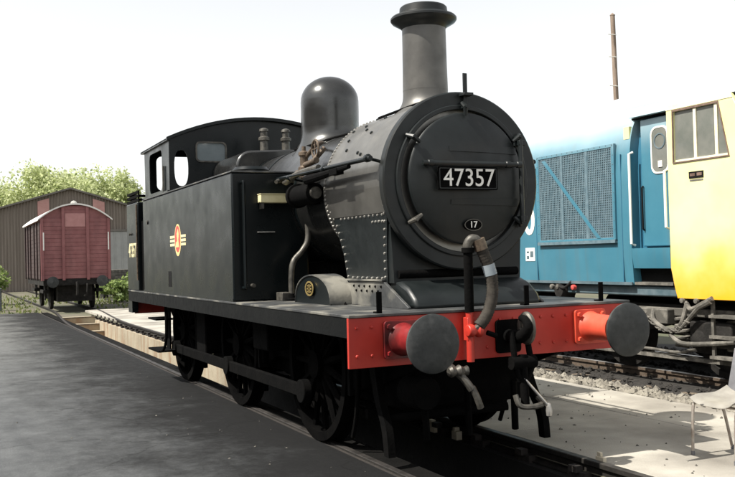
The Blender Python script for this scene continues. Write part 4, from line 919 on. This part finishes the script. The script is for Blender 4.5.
# underframe and bogie
MB().box(DX-1.28, DX+1.28, 1.6, YE, 1.08, 1.215).build('solebar', 'solebar_blue', dl, bev=.02)
MB().box(DX-1.1, DX+1.1, 7.6, 13.2, .35, 1.08).build('fuel_tank', 'bogie_grime', dl, bev=.08)
MB().box(DX-1.3, DX+1.3, .95, 1.02, .85, 1.08).build('front_beam', 'bogie_grime', dl)
def bogie(yc):
    b = empty('bogie', (DX, yc, .06), parent=dl)
    for s in (-1, 1):
        x0, x1 = sorted((DX+s*1.0, DX+s*1.12))
        MB().plate('x', [(yc-2.45, .72), (yc-2.45, .98), (yc+2.45, .98), (yc+2.45, .72), (yc+1.9, .56), (yc+1.2, .72), (yc+.4, .56), (yc-.4, .56), (yc-1.2, .72), (yc-1.9, .56)], x0, x1).build('frame', 'bogie_grime', b, bev=.02)
        MB().box(min(DX+s*1.12, DX+s*1.2), max(DX+s*1.12, DX+s*1.2), yc-2.3, yc+2.3, .84, .94).build('top_flange', 'dusty_grey', b, bev=.01)
        for y in (-1.85, 0, 1.85):
            MB().box(min(DX+s*1.0, DX+s*1.26), max(DX+s*1.0, DX+s*1.26), yc+y-.17, yc+y+.17, .42, .74).lathe((DX+s*1.26, yc+y, .58), 'x', [(.13, -.02), (.13, s*.03), (.1, s*.05), (0, s*.055)], 20).build('axle_box', 'bogie_grime', b, bev=.02)
            for dy in (-.42, .42):
                m = MB()
                hel = [(DX+s*1.14+.085*math.cos(a), yc+y+dy+.085*math.sin(a), .45+.40*a/(2*math.pi*5)) for a in [2*math.pi*5*k/70 for k in range(71)]]
                m.tube(hel, .022, 6); m.build('coil_spring', 'dusty_grey', b)
            w_ = MB().lathe((DX+s*.75, yc+y, .56), 'x', [(0, -.06), (.5, -.06), (.5, .06), (.42, .065), (.4, .03), (.15, .03), (.15, .09), (0, .09)] if s > 0 else [(0, -.09), (.15, -.09), (.15, -.03), (.4, -.03), (.42, -.065), (.5, -.06), (.5, .06), (0, .06)], 40); w_.build('wheel', 'bogie_grime', b)
            MB().box(min(DX+s*.72, DX+s*.8), max(DX+s*.72, DX+s*.8), yc+y+.52, yc+y+.6, .4, .75).build('brake_shoe', 'dusty_grey', b)
        MB().tube(smooth_path([(DX+s*1.22, yc-2.3, .70), (DX+s*1.25, yc-1.6, .42), (DX+s*1.22, yc-.9, .40), (DX+s*1.22, yc+.4, .42)]), .02, 8).build('brake_pipe', 'dusty_grey', b)
        MB().box(min(DX+s*1.14, DX+s*1.22), max(DX+s*1.14, DX+s*1.22), yc-2.44, yc+2.0, .30, .345).build('step_board', 'dusty_grey', b)
        for yy in (-2.1, -.7, .7, 1.8): MB().box(min(DX+s*1.14, DX+s*1.16), max(DX+s*1.14, DX+s*1.16), yc+yy-.02, yc+yy+.02, .345, .75).build('board_hanger', 'bogie_grime', b)
bogie(4.05); bogie(16.2)
# fittings hanging below the cab
MB().box(XS+.03, XS+.30, 2.70, 3.25, .74, .93).build('sand_box', 'dusty_grey', dl, bev=.015)
MB().box(XS+.05, XS+.35, 1.70, 2.35, .50, .80).build('equipment_box', 'bogie_grime', dl, bev=.02)
lad = empty('cab_steps', (XS+.05, 1.75, .4), parent=dl)
for yy in (1.55, 1.95): MB().box(XS+.02, XS+.05, yy-.02, yy+.02, .35, 1.09).build('stringer', 'dusty_grey', lad)
for z in (.38, .62, .86): MB().box(XS-.02, XS+.14, 1.53, 1.97, z, z+.035).build('tread', 'dusty_grey', lad)
hz = MB()
hz.tube(smooth_path([(XS+.05, 2.95, .92), (XS-.01, 2.90, .80), (XS-.02, 2.72, .70), (XS+.0, 2.55, .68), (XS-.02, 2.40, .78), (XS+.02, 2.34, 1.02)]), .03, 8)
hz.build('air_hose', 'dusty_grey', dl)
hz = MB()
for k in range(14):
    t = k/13; c = Vector((XS-.03, 3.05-.75*t, .88-.42*t*(1-t)*1.6-.08*t))
    ax = Vector((0, -.75, -.2)).normalized()
    sd2 = Vector((1, 0, 0)) if k % 2 else Vector((0, .25, 1)).normalized()
    hz.tube([c+ax*.04*math.cos(a)+sd2*.022*math.sin(a) for a in [2*math.pi*j/10 for j in range(11)]], .009, 5)
hz.build('safety_chain', 'dusty_grey', dl)
MB().tube(smooth_path([(XS+.06, 2.42, 1.06), (XS-.02, 2.25, .95), (XS-.03, 2.05, 1.02), (XS-.02, 1.9, 1.09)]), [.03]*19, 8).tube([(XS-.03, 2.42, .70), (XS-.03, 2.1, .98), (XS-.03, 1.92, 1.06)], [.02, .035, .04], 8).build('lever', 'dusty_grey', dl)
MB().tube(smooth_path([(XS+.0, 2.62, .62), (XS-.02, 2.4, .53), (XS, 2.0, .55), (XS, 1.6, .6)]), .028, 8).build('cable_run', 'dusty_grey', dl)
for yy, z in ((2.40, 1.05), (2.17, 1.05)): MB().lathe((XS-.005, yy, z), 'x', [(0, -.02), (.03, -.015), (.035, .02), (0, .03)], 12).build('lug', 'dusty_grey', dl)
MB().lathe((XS+.12, 4.85, 1.12), 'x', [(.0, -.14), (.10, -.13), (.12, -.1), (.12, .1)], 20).tube(smooth_path([(XS, 4.9, 1.2), (XS-.02, 4.7, 1.16), (XS, 4.55, 1.25)]), .02, 8).build('fuel_filler', 'bogie_grime', dl)
for k, yy in enumerate((5.0, 4.86, 4.5)): MB().lathe((XS-.01, yy, 1.17), 'x', [(0, -.03), (.035, -.02), (.04, .03), (0, .04)], 12).build('valve_cap', 'dusty_grey' if k < 2 else 'crest_red', dl)

# ================================================================== THE CHAIR
cx0, cx1, cy0, cy1 = 1.60, 2.04, -.82, -.37
chr_ = empty('chair', (1.82, -.6, -.012), 'grey plastic stacking chair with tubular legs on the concrete apron', 'chair')
for yy in (cy0, cy1):
    MB().tube(smooth_path([(cx0, yy, -.010), (cx0+.005, yy, .2), (cx0+.02, yy, .385), (cx0+.06, yy, .41), (cx0+.22, yy, .41), (cx0+.30, yy, .40), (cx0+.36, yy, .3), (cx1, yy, -.010)], 5), .0125, 10).build('leg_frame', 'chair_tube', chr_)
    for xx in (cx0, cx1): MB().cyl((xx, yy, -.012), (xx, yy, .02), .016, n=10).build('foot_cap', 'chair_back', chr_)
MB().cyl((cx0+.07, cy0, .41), (cx0+.07, cy1, .41), .011, n=8).cyl((cx0+.25, cy0, .41), (cx0+.25, cy1, .41), .011, n=8).build('cross_tube', 'chair_tube', chr_)
def shell(fn, nu, nv, th):
    vs = []; fs = []
    for i in range(nu+1):
        for j in range(nv+1): vs.append(fn(i/nu, j/nv))
    n = len(vs)
    vs += [(a+th[0], b+th[1], c+th[2]) for a, b, c in vs]
    for i in range(nu):
        for j in range(nv):
            a = i*(nv+1)+j; q = (a, a+1, a+nv+2, a+nv+1); fs += [q, tuple(k+n for k in reversed(q))]
    m = nv+1; edge = [j for j in range(m)]+[i*m+nv for i in range(1, nu+1)]+[nu*m+j for j in range(nv-1, -1, -1)]+[i*m for i in range(nu-1, 0, -1)]
    for k in range(len(edge)):
        a, b = edge[k], edge[(k+1) % len(edge)]; fs.append((a, b, b+n, a+n))
    return MB().add(vs, fs)
shell(lambda u, v: (cx0-.02+.42*u, cy0-.0+(cy1-cy0)*v, .425+.05*(2*v-1)**4+.035*max(0, u-.7)/.3-.03*max(0, .2-u)/.2+.012*(2*u-1)**2), 12, 12, (0, 0, .006)).build('seat', 'chair_plastic', chr_, ang=60)
shell(lambda u, v: (cx1-.04+.10*u+.05*(1-(2*v-1)**2)-.0, cy0+.0+(cy1-cy0)*v, .47+.36*u), 12, 12, (.008, 0, 0)).build('backrest', 'chair_back', chr_, ang=60)

# ================================================================== THE VAN
VX, VY = .58, 29.0
van = empty('goods_van', (VX, VY+3.2, 0), 'maroon wooden goods van with white arched roof standing beyond the pit', 'railway van')
hw = 1.21
MB().box(VX-hw+.04, VX+hw-.04, VY+.04, VY+6.36, 1.12, 3.28).build('carcass', 'van_side', van)
def van_arc(x): return 3.90-.56*(abs(x)/1.3)**2
end = empty('end_wall', (VX, VY, 1.15), parent=van)
zz = [1.16+.148*k for k in range(19)]
for bi, (x0, x1) in enumerate(((-hw, -.44), (-.44, .42), (.42, hw))):
    for k, z in enumerate(zz):
        zt = z+.14
        xl, xr = x0, x1
        top = min(van_arc(xl), van_arc(xr))-.05 if bi != 1 else 3.82
        if z >= top-.03: continue
        MB().box(VX+xl+.02, VX+xr-.02, VY+random.uniform(0, .006), VY+.04, z, min(zt, top)).build('plank', 'van_maroon', end)
for x in (-hw+.03, -.44, .42, hw-.03): MB().box(VX+x-.05, VX+x+.05, VY-.06, VY+.03, 1.10, van_arc(x)-.06).build('stanchion', 'van_maroon', end)
MB().box(VX-.37, VX+.35, VY-.02, VY-.001, 3.06, 3.55).build('pale_patch', 'van_patch', end)
for x in (-1.13, 1.16): MB().box(VX+x-.02, VX+x+.02, VY-.075, VY-.06, 2.2, 2.85).build('marking_strip', 'white_paint', end)
ap = [(VX-hw, 3.28)]+[(VX-hw+2*hw*k/16, van_arc(-hw+2*hw*k/16)-.03) for k in range(17)]+[(VX+hw, 3.28)]
MB().plate('y', ap, VY+.045, VY+6.35).build('gable_filler', 'van_maroon', van)
for s in (-1, 1):
    for k in range(14):
        z = 1.16+.15*k; MB().box(min(VX+s*hw, VX+s*(hw-.04)), max(VX+s*hw, VX+s*(hw-.04)), VY+.03, VY+6.37, z, z+.14).build('side_plank', 'van_side', van)
    for y in (.1, 1.3, 2.4, 4.0, 5.1, 6.3): MB().box(min(VX+s*(hw+.05), VX+s*hw), max(VX+s*(hw+.05), VX+s*hw), VY+y-.05, VY+y+.05, 1.1, 3.26).build('side_stanchion', 'van_side', van)
rr_ = [(VX-1.32+2.64*k/24, van_arc(-1.32+2.64*k/24)+.02) for k in range(25)]
MB().plate('y', rr_+[(a, b-.055) for a, b in reversed(rr_)], VY-.10, VY+6.5).build('roof', 'van_roof', van)
MB().box(VX-1.15, VX+1.15, VY-.02, VY+6.42, .92, 1.12).build('underframe', 'bogie_grime', van)
for x in (-.865, .865):
    b = MB().cyl((VX+x, VY-.02, 1.05), (VX+x, VY-.34, 1.05), .085, .07, 16); bq = b.build('buffer', 'bogie_grime', van)
    MB().lathe((VX+x, VY-.34, 1.05), 'y', [(.07, 0), (.2, -.01), (.205, -.03), (0, -.055)], 28).build('buffer_head', 'buffer_steel', bq)
MB().tube([(VX, VY-.05, 1.0), (VX, VY-.16, 1.02), (VX, VY-.2, .85), (VX, VY-.14, .55)], .045, 8).build('coupling', 'bogie_grime', van)
for y in (1.5, 4.9):
    for s in (-1, 1):
        MB().lathe((VX+s*.75, VY+y, .46), 'x', [(0, -.06), (.46, -.06), (.46, .06), (.38, .06), (.36, .02), (.12, .02), (.12, .08), (0, .08)], 32).build('wheel', 'bogie_grime', van)
        MB().plate('x', [(VY+y-.4, .95), (VY+y+.4, .95), (VY+y+.12, .35), (VY+y-.12, .35)], VX+s*.94, VX+s*.98).build('axle_guard', 'bogie_grime', van)
        MB().box(VX+s*.96-.12, VX+s*.96+.12, VY+y-.55, VY+y+.55, .62, .74).build('leaf_spring', 'bogie_grime', van)
MB().box(VX-.62, VX+.62, VY+.5, VY+6, .3, .92).build('brake_gear', 'bogie_grime', van)
MB().tube(smooth_path([(VX+.35, VY-.03, .95), (VX+.36, VY-.14, .9), (VX+.33, VY-.16, .6), (VX+.25, VY-.1, .5)]), .03, 8).build('brake_hose', 'bogie_grime', van)

# ================================================================== THE SHED, POLE AND CLUTTER
SX, SY = 4.3, 60.
shed = empty('engine_shed', (SX, SY+10, -.1), 'brown corrugated shed with shallow gable roof behind the maroon van', 'shed')
hwS, ze, za = 10.5, 3.75, 6.85
def shz(x): return za-(za-ze)*abs(x)/hwS
wl = MB(); nS = 105; vs = []; fs = []
for k in range(nS*2+1):
    x = -hwS+2*hwS*k/(nS*2); d = 0 if k % 2 else .07
    vs += [(SX+x, SY+d, -.1), (SX+x, SY+d, shz(x))]
for k in range(nS*2): fs.append((2*k, 2*k+2, 2*k+3, 2*k+1))
wl.add(vs, fs).build('gable_wall', 'shed_sheet', shed, ang=5)
for xa, xb in ((-2.15, -1.4), (1.5, 2.3)):
    MB().plate('y', [(SX+xa, 2.6), (SX+xb, 2.6), (SX+xb, shz(xb)-.2), (SX+xa, shz(xa)-.2)], SY-.03, SY-.005).build('rooflight_panel', 'shed_pink', shed)
for s in (-1, 1):
    a, b = sorted((s*hwS, s*(hwS-.1))); MB().box(SX+a, SX+b, SY+.08, SY+20, -.1, ze).build('side_wall', 'shed_sheet', shed)
    MB().plate('y', [(SX+s*(hwS+.3), ze-.09), (SX+s*(hwS+.3), ze+.03), (SX, za+.13), (SX, za+.01)], SY-.25, SY+20).build('roof_slope', 'shed_roof', shed)
dd = MB().box(SX+2.4, SX+6.6, SY-.12, SY-.035, -.1, 3.9).build('sliding_door', 'shed_door', shed)
for k in range(9): MB().box(SX+2.4+.5*k, SX+2.46+.5*k, SY-.15, SY-.121, -.1, 3.9).build('door_batten', 'shed_door', dd)
MB().box(SX+2.2, SX+6.8, SY-.2, SY-.03, 3.92, 4.05).build('door_track', 'shed_roof', shed)
MB().lathe((SX+.2, SY-.25, 5.85), 'y', [(.0, -.16), (.2, -.12), (.22, .1), (.12, .22)], 16).build('gable_lamp', 'white_paint', shed)

PXX = 23.75
pole = empty('telegraph_pole', (PXX, 26.2, -.1), 'bare weathered wooden pole rising behind the blue diesel', 'pole')
MB().tube([(PXX, 26.2, -.1), (PXX-.14, 26.2, 6), (PXX-.24, 26.2, 12.2)], [.15, .125, .105], 12).build('shaft', 'pole_wood', pole)
for z in (11.3, 10.3, 9.0): MB().cyl((PXX-.62, 26.1, z), (PXX-.15, 26.1, z), .022, n=6).build('step_peg', 'white_paint', pole)
MB().lathe((PXX-.24, 26.2, 12.18), 'z', [(.115, 0), (.12, .03), (0, .14)], 10).build('cap', 'pole_wood', pole)

def leaves(mb, c, rx, ry, rz, n, size, clumps=14):
    cl = []
    for _ in range(clumps):
        u = random.uniform(-1, 1); a = random.random()*2*math.pi; rr = random.uniform(.45, 1.0)
        q = math.sqrt(1-u*u); cl.append((c[0]+rx*q*math.cos(a)*rr, c[1]+ry*q*math.sin(a)*rr, c[2]+rz*u*rr, random.uniform(.28, .5)))
    for k in range(n):
        p = random.choice(cl)
        d = Vector((random.gauss(0, 1), random.gauss(0, 1), random.gauss(0, 1))).normalized()*random.random()**.4*p[3]
        x, y, z = p[0]+d.x*rx, p[1]+d.y*ry, p[2]+d.z*rz
        if z < .0: z = abs(z)*.5
        nrm = Vector((random.gauss(0, 1), random.gauss(0, 1), random.gauss(0, 1)+.5)).normalized(); a = nrm.orthogonal().normalized()
        a = Matrix.Rotation(random.random()*6.28, 3, nrm) @ a; b = nrm.cross(a); s = size*random.uniform(.6, 1.3)
        v = Vector((x, y, z))
        mb.add([v-a*s, v-b*s*.6, v+a*s, v+b*s*.6], [(0, 1, 2, 3)])
def tree(x, y, h, rx, lab, n=15000):
    t = empty('deciduous_tree', (x, y, -.1), lab, 'tree', 'trees behind the shed')
    tr = MB(); tr.tube([(x, y, -.1), (x+.1, y, h*.25), (x-.1, y+.1, h*.5), (x, y, h*.8)], [.4, .3, .2, .06], 10)
    for k in range(7):
        a = k*2.4; z0 = h*(.28+.06*k); L_ = rx*random.uniform(.5, .8)
        tr.tube([(x, y, z0), (x+L_*.5*math.cos(a), y+L_*.5*math.sin(a), z0+h*.1), (x+L_*math.cos(a), y+L_*math.sin(a), z0+h*.2)], [.14, .08, .03], 7)
    tr.build('trunk', 'bark', t)
    cr_ = MB(); leaves(cr_, (x, y, h*.62), rx, rx*.9, h*.37, n, .21, 60); cr_.build('crown', 'leaf_spring', t)
TL = ['widest', 'tall narrow', 'rounded', 'low', 'tallest', 'bushy']
spots = [(-14, 112, 13.0, 5.5, 'leafy pale green tree at the far left behind the shed'), (-6.5, 106, 12.2, 5.2, 'pale green tree just left of the maroon van, behind the shed'),
         (0.5, 110, 12.4, 5.0, 'pale green tree above the left slope of the shed roof'), (7.0, 105, 12.6, 4.8, 'pale green tree above the apex of the shed roof'),
         (12.6, 112, 13.6, 4.6, 'tallest pale green tree, above the right slope of the shed roof'), (17.6, 115, 12.9, 3.0, 'narrow pale green tree just left of the steam locomotive cab')]
for a in spots: tree(*a)
def bush(x, y, h, r, lab, n=900, m='leaf_bush'):
    b = empty('bush', (x, y, -.1), lab, 'bush', 'bushes beyond the van')
    st_ = MB()
    for k in range(5):
        a = k*1.3; st_.tube([(x, y, -.1), (x+r*.3*math.cos(a), y+r*.3*math.sin(a), h*.4), (x+r*.6*math.cos(a), y+r*.6*math.sin(a), h*.75)], [.04, .03, .012], 6)
    st_.build('stem', 'bark', b); l = MB(); leaves(l, (x, y, h*.52), r, r, h*.48, n, .11, 14); l.build('foliage', m, b)
bush(3.3, 36.5, .9, .8, 'low green bush right beside the maroon van'); bush(4.7, 38.5, 1.1, .9, 'green bush between the maroon van and the locomotive bunker')
bush(-2.2, 39, 1.9, 1.0, 'tall green bush left of the maroon van'); bush(-3.6, 36, 1.4, 1.0, 'green bush at the far left edge beyond the asphalt')
for i, (x, y) in enumerate(((-2.05, 33.0), (-2.75, 33.5))):
    d = MB().lathe((x, y, -.1), 'z', [(.29, 0), (.3, .02), (.29, .04), (.29, .29), (.305, .31), (.29, .33), (.29, .58), (.305, .6), (.29, .62), (.29, .86), (.3, .89), (.27, .89), (.27, .87), (0, .87)], 24)
    d.build('steel_drum', 'drum_grey', label=('grey blue steel drum nearest the maroon van', 'grey blue steel drum farther left of the maroon van')[i], category='drum', group='steel drums left of the van')
# stack of old sleepers on trestle right of the van
skp = empty('sleeper_stack', (4.6, 42, -.1), 'stack of pale old timbers on bearers right of the maroon van', 'timber stack')
for x in (3.6, 5.6): MB().box(x-.12, x+.12, 41.4, 42.6, -.1, .75).build('bearer', 'bogie_grime', skp)
for r_i in range(4):
    for c_i in range(4):
        MB().box(3.1+random.uniform(-.2, .1), 6.2+random.uniform(-.2, .2), 41.45+.28*c_i, 41.70+.28*c_i, .751+.15*r_i, .895+.15*r_i).build('timber', 'dusty_grey', skp, bev=.01)
gm = MB()
for k in range(5000):
    x = random.uniform(-16, 16); y = random.uniform(29.2, 50)
    if -.4 < x < 1.6 and y < 37: continue
    h = random.uniform(.05, .18); a = random.random()*3.14; dx, dy = math.cos(a)*.05, math.sin(a)*.05
    gm.add([(x-dx, y-dy, -.1), (x+dx, y+dy, -.1), (x+dx*.2+random.uniform(-.08, .08), y+dy*.2, -.1+h)], [(0, 1, 2)])
gm.build('grass', 'leaf_grass', kind='stuff', label='rough grass and weeds growing beyond the asphalt around the van', category='grass')
# loose grit and litter on the asphalt
gt = MB()
for k in range(220):
    x = -.95-abs(random.gauss(0, 3.0)); y = random.uniform(-5, 24); stone(gt, (x, y, -.010), random.choice([.004, .006, .008, .012]))
for k in range(260):
    stone(gt, (random.uniform(.9, 3.4), random.uniform(-2, 8), -.010), random.choice([.006, .008, .012, .018]))
gt.build('grit', 'dusty_grey', kind='stuff', ang=10, label='fine grit scattered over the asphalt and the concrete apron', category='grit')
# unseen dark building added left of the yard: it keeps the low sky off the engine's left side
ws_ = empty('added_sky_blocker', (-15, 4, -.1), 'added dark building out of view that blocks low sky left of the engine', 'added_sky_blocker')
MB().box(-22, -14, -22, 34, -.1, 6.2).build('wall', 'shed_sheet', ws_)
MB().plate('y', [(-22.4, 6.1), (-18, 8.2), (-13.6, 6.1), (-13.6, 6.25), (-18, 8.4), (-22.4, 6.25)], -22.4, 34.4).build('roof', 'shed_roof', ws_)
for y in (-16, -6, 4, 14, 24):
    dd = MB().box(-14.0, -13.9, y, y+4, -.1, 4.4).build('sliding_door', 'van_side', ws_)
    for k in range(5): MB().box(-13.9, -13.87, y+.1+.9*k, y+.2+.9*k, -.1, 4.4).build('door_batten', 'van_side', dd)
for y in (-10.5, -.5, 9.5, 19.5):
    wf_ = MB().box(-14.0, -13.94, y, y+2.6, 2.2, 4.2).build('window', 'shed_roof', ws_); MB().box(-13.94, -13.92, y+.1, y+2.5, 2.3, 4.1).build('pane', 'glass_grey', wf_)
